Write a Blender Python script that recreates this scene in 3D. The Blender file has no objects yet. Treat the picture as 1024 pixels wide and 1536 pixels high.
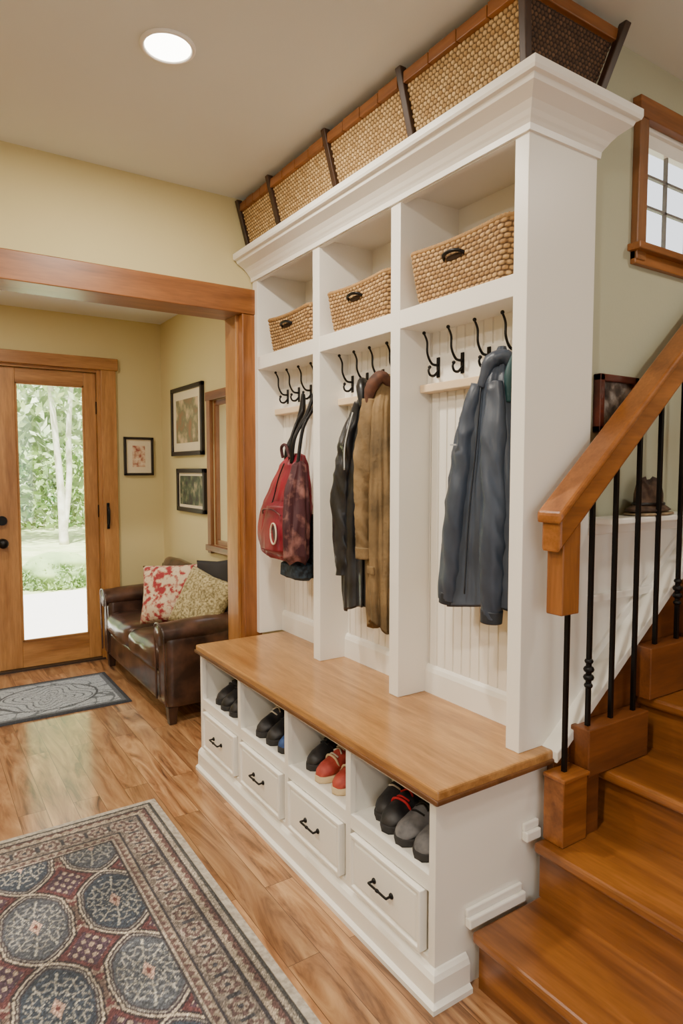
import bpy, bmesh, math, random
import numpy as np
from mathutils import Vector, Matrix, Quaternion, noise
random.seed(4); np.random.seed(4)
S=bpy.context.scene
def lin(c):
    o=[]
    for v in c[:3]:
        v=v/255.0
        o.append(v/12.92 if v<=0.04045 else ((v+0.055)/1.055)**2.4)
    return (o[0],o[1],o[2],1.0)
# ---------------------------------------------------------------- materials
def newmat(name):
    m=bpy.data.materials.new(name); m.use_nodes=True
    nt=m.node_tree; b=nt.nodes['Principled BSDF']
    return m,nt,b
def N(nt,t,**k):
    n=nt.nodes.new(t)
    for a,v in k.items(): setattr(n,a,v)
    return n
def plain(name,c,rough=0.5,metal=0.0,bump=0.0,bscale=60,var=0.06,vscale=4,coat=0):
    m,nt,b=newmat(name)
    tc=N(nt,'ShaderNodeTexCoord')
    no=N(nt,'ShaderNodeTexNoise'); no.inputs['Scale'].default_value=vscale; no.inputs['Detail'].default_value=4
    nt.links.new(tc.outputs['Object'],no.inputs['Vector'])
    mx=N(nt,'ShaderNodeMix',data_type='RGBA')
    L=lin(c)
    mx.inputs['A'].default_value=tuple([max(0,x*(1-var)) for x in L[:3]])+(1,)
    mx.inputs['B'].default_value=tuple([min(1,x*(1+var)) for x in L[:3]])+(1,)
    nt.links.new(no.outputs['Fac'],mx.inputs['Factor'])
    nt.links.new(mx.outputs['Result'],b.inputs['Base Color'])
    b.inputs['Roughness'].default_value=rough; b.inputs['Metallic'].default_value=metal
    if coat: b.inputs['Coat Weight'].default_value=coat
    if bump:
        n2=N(nt,'ShaderNodeTexNoise'); n2.inputs['Scale'].default_value=bscale; n2.inputs['Detail'].default_value=3
        nt.links.new(tc.outputs['Object'],n2.inputs['Vector'])
        bp=N(nt,'ShaderNodeBump'); bp.inputs['Strength'].default_value=bump; bp.inputs['Distance'].default_value=0.01
        nt.links.new(n2.outputs['Fac'],bp.inputs['Height']); nt.links.new(bp.outputs['Normal'],b.inputs['Normal'])
    return m
def mottled(name,c1,c2,scale,rough=0.5,bump=0.0,metal=0,c3=None,detail=6,lo=0.35,hi=0.65,coat=0,bscale=None):
    m,nt,b=newmat(name)
    tc=N(nt,'ShaderNodeTexCoord')
    no=N(nt,'ShaderNodeTexNoise'); no.inputs['Scale'].default_value=scale; no.inputs['Detail'].default_value=detail
    nt.links.new(tc.outputs['Object'],no.inputs['Vector'])
    r=N(nt,'ShaderNodeValToRGB'); e=r.color_ramp.elements
    e[0].position=lo; e[0].color=lin(c1); e[1].position=hi; e[1].color=lin(c2)
    if c3: x=r.color_ramp.elements.new((lo+hi)/2); x.color=lin(c3)
    nt.links.new(no.outputs['Fac'],r.inputs['Fac']); nt.links.new(r.outputs['Color'],b.inputs['Base Color'])
    b.inputs['Roughness'].default_value=rough; b.inputs['Metallic'].default_value=metal; b.inputs['Coat Weight'].default_value=coat
    if bump:
        src=no
        if bscale:
            src=N(nt,'ShaderNodeTexNoise'); src.inputs['Scale'].default_value=bscale; src.inputs['Detail'].default_value=4
            nt.links.new(tc.outputs['Object'],src.inputs['Vector'])
        bp=N(nt,'ShaderNodeBump'); bp.inputs['Strength'].default_value=bump; bp.inputs['Distance'].default_value=0.01
        nt.links.new(src.outputs['Fac'],bp.inputs['Height']); nt.links.new(bp.outputs['Normal'],b.inputs['Normal'])
    return m
def wood(name,c1,c2,axis='Y',rough=0.4,scale=9,coat=0.1):
    m,nt,b=newmat(name)
    tc=N(nt,'ShaderNodeTexCoord'); mp=N(nt,'ShaderNodeMapping')
    s=[1,1,1]; s['XYZ'.index(axis)]=0.10
    mp.inputs['Scale'].default_value=s
    nt.links.new(tc.outputs['Object'],mp.inputs['Vector'])
    no=N(nt,'ShaderNodeTexNoise'); no.inputs['Scale'].default_value=scale; no.inputs['Detail'].default_value=8; no.inputs['Distortion'].default_value=1.2
    nt.links.new(mp.outputs['Vector'],no.inputs['Vector'])
    r=N(nt,'ShaderNodeValToRGB'); e=r.color_ramp.elements
    e[0].position=0.3; e[0].color=lin(c1); e[1].position=0.68; e[1].color=lin(c2)
    nt.links.new(no.outputs['Fac'],r.inputs['Fac'])
    n2=N(nt,'ShaderNodeTexNoise'); n2.inputs['Scale'].default_value=scale*14; n2.inputs['Detail'].default_value=3
    nt.links.new(mp.outputs['Vector'],n2.inputs['Vector'])
    r2=N(nt,'ShaderNodeMapRange'); r2.inputs['To Min'].default_value=0.60; r2.inputs['To Max'].default_value=1.22
    nt.links.new(n2.outputs['Fac'],r2.inputs['Value'])
    mx=N(nt,'ShaderNodeMix',data_type='RGBA',blend_type='MULTIPLY'); mx.inputs['Factor'].default_value=1
    nt.links.new(r.outputs['Color'],mx.inputs['A']); nt.links.new(r2.outputs['Result'],mx.inputs['B'])
    nt.links.new(mx.outputs['Result'],b.inputs['Base Color'])
    b.inputs['Roughness'].default_value=rough; b.inputs['Coat Weight'].default_value=coat; b.inputs['Coat Roughness'].default_value=0.2
    return m
def floor_mat():
    m,nt,b=newmat('plank_floor')
    tc=N(nt,'ShaderNodeTexCoord'); sp=N(nt,'ShaderNodeSeparateXYZ'); cb=N(nt,'ShaderNodeCombineXYZ')
    nt.links.new(tc.outputs['Object'],sp.inputs[0])
    nt.links.new(sp.outputs['Y'],cb.inputs['X']); nt.links.new(sp.outputs['X'],cb.inputs['Y'])
    br=N(nt,'ShaderNodeTexBrick'); br.offset=0.37; br.offset_frequency=2
    br.inputs['Scale'].default_value=1; br.inputs['Brick Width'].default_value=0.95; br.inputs['Row Height'].default_value=0.105
    br.inputs['Mortar Size'].default_value=0.0010; br.inputs['Mortar Smooth'].default_value=0.3
    br.inputs['Color1'].default_value=(0,0,0,1); br.inputs['Color2'].default_value=(1,1,1,1); br.inputs['Mortar'].default_value=(0.3,0.3,0.3,1)
    nt.links.new(cb.outputs[0],br.inputs['Vector'])
    mp=N(nt,'ShaderNodeMapping'); mp.inputs['Scale'].default_value=(1,0.14,1)
    nt.links.new(tc.outputs['Object'],mp.inputs['Vector'])
    add=N(nt,'ShaderNodeVectorMath',operation='ADD'); sc=N(nt,'ShaderNodeVectorMath',operation='SCALE'); sc.inputs['Scale'].default_value=7
    nt.links.new(br.outputs['Color'],sc.inputs[0]); nt.links.new(mp.outputs[0],add.inputs[0]); nt.links.new(sc.outputs[0],add.inputs[1])
    no=N(nt,'ShaderNodeTexNoise'); no.inputs['Scale'].default_value=13; no.inputs['Detail'].default_value=10; no.inputs['Roughness'].default_value=0.6; no.inputs['Distortion'].default_value=1.8
    nt.links.new(add.outputs[0],no.inputs['Vector'])
    r=N(nt,'ShaderNodeValToRGB'); e=r.color_ramp.elements
    e[0].position=0.30; e[0].color=lin((76,46,27)); e[1].position=0.70; e[1].color=lin((202,158,110))
    x=e.new(0.45); x.color=lin((152,106,68))
    nt.links.new(no.outputs['Fac'],r.inputs['Fac'])
    r1=N(nt,'ShaderNodeMapRange'); r1.inputs['To Min'].default_value=0.72; r1.inputs['To Max'].default_value=1.14
    nt.links.new(br.outputs['Color'],r1.inputs['Value'])
    mx=N(nt,'ShaderNodeMix',data_type='RGBA',blend_type='MULTIPLY'); mx.inputs['Factor'].default_value=1
    nt.links.new(r.outputs['Color'],mx.inputs['A']); nt.links.new(r1.outputs['Result'],mx.inputs['B'])
    m2=N(nt,'ShaderNodeMix',data_type='RGBA'); m2.inputs['B'].default_value=lin((66,40,22))
    nt.links.new(br.outputs['Fac'],m2.inputs['Factor']); nt.links.new(mx.outputs['Result'],m2.inputs['A'])
    nt.links.new(m2.outputs['Result'],b.inputs['Base Color'])
    b.inputs['Roughness'].default_value=0.28; b.inputs['Coat Weight'].default_value=0.7; b.inputs['Coat Roughness'].default_value=0.14
    return m
def colattr(name,rough=0.9,bump=0.0,bscale=300):
    m,nt,b=newmat(name)
    a=N(nt,'ShaderNodeAttribute'); a.attribute_name='Col'
    nt.links.new(a.outputs['Color'],b.inputs['Base Color']); b.inputs['Roughness'].default_value=rough
    if bump:
        tc=N(nt,'ShaderNodeTexCoord')
        n2=N(nt,'ShaderNodeTexNoise'); n2.inputs['Scale'].default_value=bscale
        nt.links.new(tc.outputs['Object'],n2.inputs['Vector'])
        bp=N(nt,'ShaderNodeBump'); bp.inputs['Strength'].default_value=bump; bp.inputs['Distance'].default_value=0.005
        nt.links.new(n2.outputs['Fac'],bp.inputs['Height']); nt.links.new(bp.outputs['Normal'],b.inputs['Normal'])
    return m
def emis(name,c,s):
    m,nt,b=newmat(name)
    b.inputs['Base Color'].default_value=c; b.inputs['Emission Color'].default_value=c; b.inputs['Emission Strength'].default_value=s
    return m
def glass(name):
    m=bpy.data.materials.new(name); m.use_nodes=True; nt=m.node_tree; nt.nodes.clear()
    o=N(nt,'ShaderNodeOutputMaterial'); t=N(nt,'ShaderNodeBsdfTransparent'); g=N(nt,'ShaderNodeBsdfGlossy'); g.inputs['Roughness'].default_value=0.02
    mx=N(nt,'ShaderNodeMixShader'); mx.inputs[0].default_value=0.05
    nt.links.new(t.outputs[0],mx.inputs[1]); nt.links.new(g.outputs[0],mx.inputs[2]); nt.links.new(mx.outputs[0],o.inputs[0])
    return m
WHITE=plain('white_paint',(240,236,227),0.38,var=0.01)
WHITE2=plain('white_trim_paint',(242,239,231),0.35,var=0.01)
CEIL=plain('ceiling_paint',(222,225,220),0.9,var=0.02)
WALL=plain('cream_wall_paint',(206,192,142),0.85,var=0.03,bump=0.05,bscale=120)
WALLG=plain('sage_wall_paint',(182,182,156),0.85,var=0.03,bump=0.05,bscale=120)
FLOOR=floor_mat()
o1,o2=(112,64,28),(162,102,50)
OAKY=wood('oak_trim_y',o1,o2,'Y')
OAKX=wood('oak_trim_x',o1,o2,'X')
OAKZ=wood('oak_trim_z',o1,o2,'Z')
DOORZ=wood('door_wood_z',(146,96,46),(192,138,78),'Z')
DOORX=wood('door_wood_x',(146,96,46),(192,138,78),'X')
STAIR=wood('stair_wood',(104,58,24),(160,100,46),'Y',rough=0.32,coat=0.3)
STAIRX=wood('stair_skirt_wood',(90,48,20),(134,78,36),'X')
RAIL=wood('rail_wood',(122,70,28),(170,106,50),'X',rough=0.34)
TOPW=wood('bench_top_wood',(150,102,54),(196,146,88),'Y',rough=0.28,scale=12,coat=0.3)
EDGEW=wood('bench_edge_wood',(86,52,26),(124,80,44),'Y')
BLACK=plain('black_iron',(22,20,20),0.4,metal=0.6)
DKWOOD=wood('dark_strap_wood',(36,24,18),(74,48,34),'Z')
ROPE=colattr('rope_weave',0.8,0.4,400)
LEATHER=mottled('brown_leather',(38,24,19),(92,62,48),8,rough=0.33,bump=0.25,coat=0.3)
GLASS=glass('window_glass')
# ---------------------------------------------------------------- mesh helpers
def mk(name,verts,faces,mat=None,smooth=False):
    me=bpy.data.meshes.new(name); me.from_pydata([tuple(v) for v in verts],[],faces); me.validate(); 
    bm=bmesh.new(); bm.from_mesh(me); bmesh.ops.recalc_face_normals(bm,faces=bm.faces); bm.to_mesh(me); bm.free()
    o=bpy.data.objects.new(name,me); S.collection.objects.link(o)
    if mat: me.materials.append(mat)
    if smooth:
        for p in me.polygons: p.use_smooth=True
    return o
def bev(o,w,seg=2):
    if w>0:
        md=o.modifiers.new('bev','BEVEL'); md.width=w; md.segments=seg; md.limit_method='ANGLE'; md.angle_limit=0.6
    return o
def hexa(name,v,mat,b=0):
    f=[(0,1,2,3),(4,5,6,7),(0,1,5,4),(1,2,6,5),(2,3,7,6),(3,0,4,7)]
    return bev(mk(name,v,f,mat),b)
def box(name,x0,x1,y0,y1,z0,z1,mat,b=0.0):
    return hexa(name,[(x0,y0,z0),(x1,y0,z0),(x1,y1,z0),(x0,y1,z0),(x0,y0,z1),(x1,y0,z1),(x1,y1,z1),(x0,y1,z1)],mat,b)
def rot(o,axis,ang,piv):
    p=Vector(piv); M=Matrix.Translation(p)@Matrix.Rotation(ang,4,axis)@Matrix.Translation(-p)
    o.data.transform(M); return o
def grp(name,objs):
    e=bpy.data.objects.new(name,None); e.empty_display_size=0.1; S.collection.objects.link(e)
    for o in objs: o.parent=e
    return e
def extr(name,prof,axis,a,b,mat,bv=0):
    n=len(prof); vs=[]
    for t in (a,b):
        for p in prof:
            if axis=='X': vs.append((t,p[0],p[1]))
            elif axis=='Y': vs.append((p[0],t,p[1]))
            else: vs.append((p[0],p[1],t))
    fs=[tuple(range(n)),tuple(range(n,2*n))]+[(i,(i+1)%n,n+(i+1)%n,n+i) for i in range(n)]
    return bev(mk(name,vs,fs,mat),bv)
def sweep(name,path,prof,mat,side=1):
    P=[Vector(p) for p in path]; n=len(P); dirs=[(P[i+1]-P[i]).normalized() for i in range(n-1)]
    nr=[Vector((-d.y,d.x))*side for d in dirs]; vs=[]
    for i in range(n):
        if i==0: m=nr[0]
        elif i==n-1: m=nr[-1]
        else:
            m=(nr[i-1]+nr[i]); m=m/ (m.dot(nr[i]))
        for (o,z) in prof: q=P[i]+m*o; vs.append((q.x,q.y,z))
    k=len(prof); fs=[]
    for i in range(n-1):
        for j in range(k): a=i*k+j; b=i*k+(j+1)%k; fs.append((a,b,b+k,a+k))
    fs+= [tuple(range(k)),tuple(range((n-1)*k,n*k))]
    return mk(name,vs,fs,mat)
def loft(name,rings,mat,caps=True,smooth=True):
    k=len(rings[0]); vs=[v for r in rings for v in r]; fs=[]
    for i in range(len(rings)-1):
        for j in range(k): a=i*k+j; b=i*k+(j+1)%k; fs.append((a,b,b+k,a+k))
    if caps: fs+=[tuple(range(k)),tuple(range((len(rings)-1)*k,len(rings)*k))]
    return mk(name,vs,fs,mat,smooth)
def cr(pts,t):
    n=len(pts)-1; f=t*n; i=min(int(f),n-1); u=f-i
    g=lambda j: pts[max(0,min(n,j))]
    p0,p1,p2,p3=g(i-1),g(i),g(i+1),g(i+2)
    return 0.5*((2*p1)+(p2-p0)*u+(2*p0-5*p1+4*p2-p3)*u*u+(3*p1-p0-3*p2+p3)*u**3)
def tube(name,path,rad,mat,n=10,seg=None,wr=0.0,flat=1.0,seed=0):
    P=[Vector(p) for p in path]
    R=[rad]*len(P) if isinstance(rad,(int,float)) else rad
    seg=seg or (len(P)-1)*6; rings=[]; up=None; rs=random.Random(seed); ph=[rs.random()*6 for _ in range(6)]
    for i in range(seg+1):
        t=i/seg; c=cr(P,t); d=(cr(P,min(1,t+.01))-cr(P,max(0,t-.01))).normalized()
        r=cr([Vector((x,0,0)) for x in R],t).x
        if up is None:
            up=Vector((0,0,1)) if abs(d.z)<0.9 else Vector((0,1,0))
        up=(up-d*up.dot(d)).normalized(); s=d.cross(up)
        ring=[]
        for j in range(n):
            a=2*math.pi*j/n
            rr=r
            if wr:
                q=Vector((math.cos(a)*0.9,math.sin(a)*0.9,t*4+seed*3))
                rr=r*(1+wr*(1.5*noise.noise(q)+2.0*(0.3-abs(noise.noise(Vector((math.cos(a)*0.8,math.sin(a)*0.8,t*10+a*0.5+seed)))))+0.5*math.sin(3*a+ph[0]+t*4)))
            ring.append(c+up*(math.cos(a)*rr*flat)+s*(math.sin(a)*rr))
        rings.append(ring)
    return loft(name,rings,mat)
def ball(name,c,r,mat,sc=(1,1,1),sub=3):
    bm=bmesh.new(); bmesh.ops.create_icosphere(bm,subdivisions=sub,radius=1)
    for v in bm.verts: v.co=Vector((c[0]+v.co.x*r*sc[0],c[1]+v.co.y*r*sc[1],c[2]+v.co.z*r*sc[2]))
    me=bpy.data.meshes.new(name); bm.to_mesh(me); bm.free(); me.materials.append(mat)
    for p in me.polygons: p.use_smooth=True
    o=bpy.data.objects.new(name,me); S.collection.objects.link(o); return o
def cyl(name,c,r,h,axis,mat,n=24,r2=None):
    r2=r if r2 is None else r2; rings=[]
    for t,rr in ((-.5,r),(.5,r2)):
        ring=[]
        for j in range(n):
            a=2*math.pi*j/n; u,v=math.cos(a)*rr,math.sin(a)*rr
            if axis=='Z': ring.append((c[0]+u,c[1]+v,c[2]+t*h))
            elif axis=='X': ring.append((c[0]+t*h,c[1]+u,c[2]+v))
            else: ring.append((c[0]+u,c[1]+t*h,c[2]+v))
        rings.append(ring)
    o=loft(name,rings,mat); 
    for p in o.data.polygons: p.use_smooth=len(p.vertices)==4
    return o
def torus(name,c,R,r,mat,axis='Z',n=48,m=10):
    vs=[];fs=[]
    for i in range(n):
        A=2*math.pi*i/n
        for j in range(m):
            B=2*math.pi*j/m; q=R+r*math.cos(B); h=r*math.sin(B)
            p={'Z':(q*math.cos(A),q*math.sin(A),h),'Y':(q*math.cos(A),h,q*math.sin(A)),'X':(h,q*math.cos(A),q*math.sin(A))}[axis]
            vs.append((c[0]+p[0],c[1]+p[1],c[2]+p[2]))
            fs.append((i*m+j,((i+1)%n)*m+j,((i+1)%n)*m+(j+1)%m,i*m+(j+1)%m))
    return mk(name,vs,fs,mat,True)
def rawgrid(name,co,col,mat,wrap=False,smooth=True):
    ny,nx=co.shape[:2]; idx=np.arange(nx*ny).reshape(ny,nx)
    if wrap: idx=np.concatenate([idx,idx[:,:1]],1)
    q=np.stack([idx[:-1,:-1],idx[:-1,1:],idx[1:,1:],idx[1:,:-1]],-1).reshape(-1,4)
    me=bpy.data.meshes.new(name); me.vertices.add(nx*ny); me.vertices.foreach_set('co',co.reshape(-1,3).ravel())
    me.loops.add(q.size); me.loops.foreach_set('vertex_index',q.ravel().astype(np.int32))
    me.polygons.add(len(q)); me.polygons.foreach_set('loop_start',(np.arange(len(q))*4).astype(np.int32))
    me.update(calc_edges=True)
    if smooth: me.polygons.foreach_set('use_smooth',np.ones(len(q),bool))
    a=me.color_attributes.new('Col','FLOAT_COLOR','POINT')
    c=col.reshape(-1,3)/255.0; c=np.where(c<=0.04045,c/12.92,((c+0.055)/1.055)**2.4)
    a.data.foreach_set('color',np.concatenate([c,np.ones((len(c),1))],1).astype(np.float32).ravel())
    me.materials.append(mat); o=bpy.data.objects.new(name,me); S.collection.objects.link(o); return o
def gridcol(name,x0,x1,y0,y1,z,step,fn,mat,thick=0.008):
    nx=int((x1-x0)/step)+1; ny=int((y1-y0)/step)+1
    xs=np.linspace(x0,x1,nx); ys=np.linspace(y0,y1,ny); X,Y=np.meshgrid(xs,ys)
    col,h=fn(X,Y)
    Z=z+h
    edge=np.zeros_like(X,bool); edge[0,:]=edge[-1,:]=True; edge[:,0]=edge[:,-1]=True
    Z=np.where(edge,z-thick,Z)
    return rawgrid(name,np.stack([X,Y,Z],-1),col,mat,smooth=False)
def weavef(s,z,bw,rh):
    row=np.floor(z/rh); 
    return (np.abs(np.sin(np.pi*(s/bw+0.5*(row%2))))**0.6)*(np.abs(np.sin(np.pi*z/rh))**0.6),row,np.floor(s/bw+0.5*(row%2))
def weavecol(f,row,colm,c1,c2,crevice_shade,seed=0):
    h=np.abs(np.sin(row*12.9898+colm*78.233+seed)*43758.5453)%1.0
    base=np.array(c1,float)*(1-h[...,None])+np.array(c2,float)*h[...,None]
    base=base*(1+np.random.normal(0,0.05,f.shape))[...,None]
    t=np.clip((f-0.30)/0.35,0,1)[...,None]
    return np.clip(np.array(crevice_shade,float)*(1-t)+base*t,0,255)  # crevices between strands darkened in the vertex colour, standing in for shade
CZ=2.70
# ================================================================= ROOM SHELL
box('floor',-2.6,3.6,-2.5,4.97,-0.10,0.0,FLOOR)
grp('ceiling',[box('ceiling_main',-2.6,1.80,-2.5,3.14,CZ,CZ+0.1,CEIL),box('ceiling_over_stair',1.80,3.6,-2.5,1.345,CZ,CZ+0.1,CEIL)])
box('ceiling_entry',-2.6,1.8,3.14,5.1,2.50,2.6,CEIL)
box('wall_left',-2.7,-2.6,-2.5,5.1,0,CZ,WALL)
grp('wall_back',[box('left_pier',-2.6,-1.6,-2.6,-2.5,0,CZ,WALL),box('right_pier',1.8,3.6,-2.6,-2.5,0,CZ,WALL),  # unseen rear wall; its window opening is invented to shape incoming light
   box('header',-1.6,1.8,-2.6,-2.5,2.35,CZ,WALL),box('sill_wall',-1.6,1.8,-2.6,-2.5,0,0.5,WALL)])
WY0,WY1=2.97,3.11
grp('wall_opening',[box('over_lintel',-2.6,1.45,WY0,WY1,2.27,CZ,WALL),
                    box('behind_cabinet',1.45,1.80,WY0,WY1,0,CZ,WALL)])
grp('trim_1',[box('lintel_beam',-2.6,1.45,WY0-0.035,WY1+0.02,2.155,2.275,OAKX,0.004),
              box('post',1.365,1.46,WY0-0.03,WY1-0.03,0,2.155,OAKZ,0.004),
              box('post_highlight',1.352,1.44,WY0+0.02,WY1+0.01,0,2.155,DOORZ,0.003)])  # last strip: paler wood standing in for the highlight along the post
FY=4.95
DX0,DX1=0.40,1.165
grp('wall_entry',[box('left_part',-2.6,DX0-0.03,FY,FY+0.15,0,2.5,WALL),
                  box('right_part',DX1+0.03,1.75,FY,FY+0.15,0,2.5,WALL),
                  box('over_door',DX0-0.03,DX1+0.03,FY,FY+0.15,2.13,2.5,WALL)])
RX=1.62; wy0,wy1,wz0,wz1=3.50,3.94,0.92,1.84
grp('wall_right_entry',[box('part_a',RX,RX+0.13,WY1,wy0,0,2.5,WALL),
                  box('part_b',RX,RX+0.13,wy1,FY,0,2.5,WALL),
                  box('part_c',RX,RX+0.13,wy0,wy1,0,wz0,WALL),
                  box('part_d',RX,RX+0.13,wy0,wy1,wz1,2.5,WALL)])
WZ=wood('brown_window_wood_z',(104,64,34),(148,98,56),'Z'); WYm=wood('brown_window_wood_y',(104,64,34),(148,98,56),'Y')
def casing_x(n,x,y0,y1,z0,z1,w,mz,my,t=0.025):
    return [box('casing_l',x-t,x,y0-w,y0,z0-w,z1+w,mz,0.003),box('casing_r',x-t,x,y1,y1+w,z0-w,z1+w,mz,0.003),
            box('casing_t',x-t-0.004,x,y0-w-0.01,y1+w+0.01,z1,z1+w,my,0.003),box('casing_b',x-t-0.012,x,y0-w-0.01,y1+w+0.01,z0-w*0.7,z0,my,0.003),
            box('sash_l',x+0.005,x+0.03,y0,y0+0.03,z0,z1,mz),box('sash_r',x+0.005,x+0.03,y1-0.03,y1,z0,z1,mz),
            box('sash_t',x+0.005,x+0.03,y0+.03,y1-.03,z1-0.03,z1,my),box('sash_b',x+0.005,x+0.03,y0+.03,y1-.03,z0,z0+0.03,my),
            box('pane',x+0.015,x+0.019,y0+0.028,y1-0.028,z0+0.028,z1-0.028,GLASS)]
grp('window_1',casing_x('w',RX,wy0,wy1,wz0,wz1,0.055,WZ,WYm))
sweep('baseboard_entry',[(DX1+0.11,FY),(RX,FY),(RX,WY1)],[(0,0),(0,0.1),(0.01,0.1),(0.014,0.09),(0.014,0)],WHITE2,side=-1)
SY=1.27; WT=0.075; sx0,sx1,sz0,sz1=1.985,2.60,2.115,2.50
grp('wall_stair',[box('part_a',1.70,sx0,SY,SY+WT,0,CZ,WALLG),
                  box('part_b',sx1,3.6,SY,SY+WT,0,CZ,WALLG),
                  box('part_c',sx0,sx1,SY,SY+WT,0,sz0,WALLG),
                  box('part_d',sx0,sx1,SY,SY+WT,sz1,CZ,WALLG)])
w=0.048
MUN=plain('grey_muntin',(120,116,112),0.5)
parts=[box('casing_l',sx0-w,sx0,SY-0.025,SY,sz0-w,sz1+w,WZ,0.003),box('casing_r',sx1,sx1+w,SY-0.025,SY,sz0-w,sz1+w,WZ,0.003),
 box('casing_t',sx0-w-.008,sx1+w+.008,SY-0.03,SY,sz1,sz1+w+0.015,OAKX,0.003),box('apron',sx0-w,sx1+w,SY-0.02,SY,sz0-w-0.012,sz0-0.02,OAKX,0.003),
 box('stool',sx0-w-.015,sx1+w+.015,SY-0.045,SY+0.01,sz0-0.022,sz0,OAKX,0.003),
 box('jamb_l',sx0,sx0+0.012,SY,SY+WT,sz0,sz1,WHITE2),box('jamb_r',sx1-0.012,sx1,SY,SY+WT,sz0,sz1,WHITE2),
 box('jamb_t',sx0+0.012,sx1-0.012,SY,SY+WT,sz1-0.012,sz1,WHITE2),
 box('sash_l',sx0+0.012,sx0+0.04,SY+0.012,SY+0.035,sz0,sz1-0.012,WHITE2),box('sash_r',sx1-0.04,sx1-0.012,SY+0.012,SY+0.035,sz0,sz1-0.012,WHITE2),
 box('sash_t',sx0+.04,sx1-.04,SY+0.012,SY+0.035,sz1-0.055,sz1-0.012,WHITE2),box('sash_b',sx0+.04,sx1-.04,SY+0.012,SY+0.035,sz0,sz0+0.03,WHITE2),
 box('pane',sx0+0.03,sx1-0.03,SY+0.022,SY+0.026,sz0+0.02,sz1-0.05,GLASS)]
for i in range(1,4):
    x=sx0+0.04+i*(sx1-sx0-0.08)/4; parts.append(box('muntin_v%d'%i,x-0.004,x+0.004,SY+0.016,SY+0.028,sz0+.03,sz1-.055,MUN))
for i in range(1,3):
    z=sz0+0.03+i*(sz1-sz0-0.09)/3+0.02; parts.append(box('muntin_h%d'%i,sx0+.04,sx1-.04,SY+0.016,SY+0.028,z-0.004,z+0.004,MUN))
grp('window_2',parts)
box('wall_right',3.6,3.7,-2.5,1.41,0,CZ,WALLG)
# ================================================================= DOOR
d=[]
gx0,gx1,gz0,gz1=0.615,1.06,0.20,2.0
lx0,lx1=DX0+0.03,DX1-0.02; dy0,dy1=FY+0.03,FY+0.075
d+=[box('stile_l',lx0,gx0,dy0,dy1,0.015,2.10,DOORZ,0.003),box('stile_r',gx1,lx1,dy0,dy1,0.015,2.10,DOORZ,0.003),
    box('rail_top',gx0,gx1,dy0,dy1,gz1,2.10,DOORX,0.003),box('rail_bottom',gx0,gx1,dy0,dy1,0.015,gz0,DOORX,0.003),
    box('bead_l',gx0,gx0+0.012,dy0-0.006,dy0+0.01,gz0,gz1,DOORZ,0.002),box('bead_r',gx1-0.012,gx1,dy0-0.006,dy0+0.01,gz0,gz1,DOORZ,0.002),
    box('bead_t',gx0,gx1,dy0-0.006,dy0+0.01,gz1-0.012,gz1,DOORX,0.002),box('bead_b',gx0,gx1,dy0-0.006,dy0+0.01,gz0,gz0+0.012,DOORX,0.002),
    box('glass',gx0,gx1,dy0+0.02,dy0+0.026,gz0,gz1,GLASS),
    box('jamb_l',DX0-0.03,DX0+0.028,FY-0.005,FY+0.15,0,2.13,DOORZ),box('jamb_r',DX1-0.018,DX1+0.03,FY-0.005,FY+0.15,0,2.13,DOORZ),
    box('jamb_t',DX0,DX1,FY,FY+0.15,2.102,2.13,DOORX),
    box('threshold',DX0,DX1,FY-0.01,FY+0.16,0.0,0.014,plain('bronze_sill',(50,38,28),0.4)),
    cyl('deadbolt',(0.51,dy0-0.012,1.055),0.032,0.024,'Y',BLACK),cyl('knob_rose',(0.51,dy0-0.006,0.90),0.032,0.012,'Y',BLACK),
    ball('knob',(0.51,dy0-0.045,0.90),0.034,BLACK),cyl('knob_stem',(0.51,dy0-0.02,0.90),0.01,0.03,'Y',BLACK)]
for z in (0.3,1.1,1.85): d.append(cyl('hinge',(lx1+0.002,dy0-0.004,z),0.007,0.09,'Z',BLACK,12))
d.append(tube('pull_handle',[(1.20,FY-0.03,1.14),(1.20,FY-0.055,1.10),(1.20,FY-0.055,1.03),(1.20,FY-0.03,0.99)],0.007,BLACK))
d.append(box('pull_plate',1.190,1.210,FY-0.036,FY-0.026,0.97,1.16,BLACK,0.003))
grp('door_1',d)
grp('trim_2',[box('door_casing_l',DX0-0.12,DX0-0.01,FY-0.028,FY,0,2.12,DOORZ,0.003),box('door_casing_r',DX1+0.005,DX1+0.11,FY-0.028,FY,0,2.12,DOORZ,0.003),
     box('door_header',DX0-0.14,DX1+0.125,FY-0.038,FY,2.12,2.205,DOORX,0.004)])
# ================================================================= STORAGE BENCH
BX=1.10; by0,by1=1.225,2.865; BT=0.58
cells=[1.25,1.63,2.03,2.435,2.84]
b=[]
b.append(box('plinth',BX+0.005,1.70,by0+0.001,by1,0.0,0.10,WHITE))
b.append(box('end_near',BX+0.0195,1.72,by0,by0+0.02,0.098,0.55,WHITE))
b.append(box('end_far',BX+0.0195,1.72,by1-0.02,by1,0.1,0.55,WHITE))
b.append(box('back',1.42,1.44,by0+0.02,by1-0.02,0.335,0.55,WHITE))
b.append(box('carcass',BX+0.0205,1.42,by0+0.02,by1-0.02,0.10,0.30,WHITE))
b.append(box('cubby_floor',BX+0.0205,1.42,by0+0.02,by1-0.02,0.30,0.335,WHITE))
b.append(box('top_rail',BX,BX+0.02,1.25,2.84,0.532,0.55,WHITE))
b.append(box('mid_rail',BX,BX+0.02,1.25,2.84,0.293,0.337,WHITE))
b.append(box('low_rail',BX,BX+0.02,1.25,2.84,0.095,0.112,WHITE))
st=[(by0,1.25)]+[(c-0.013,c+0.013) for c in cells[1:4]]+[(2.84,by1)]
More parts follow.
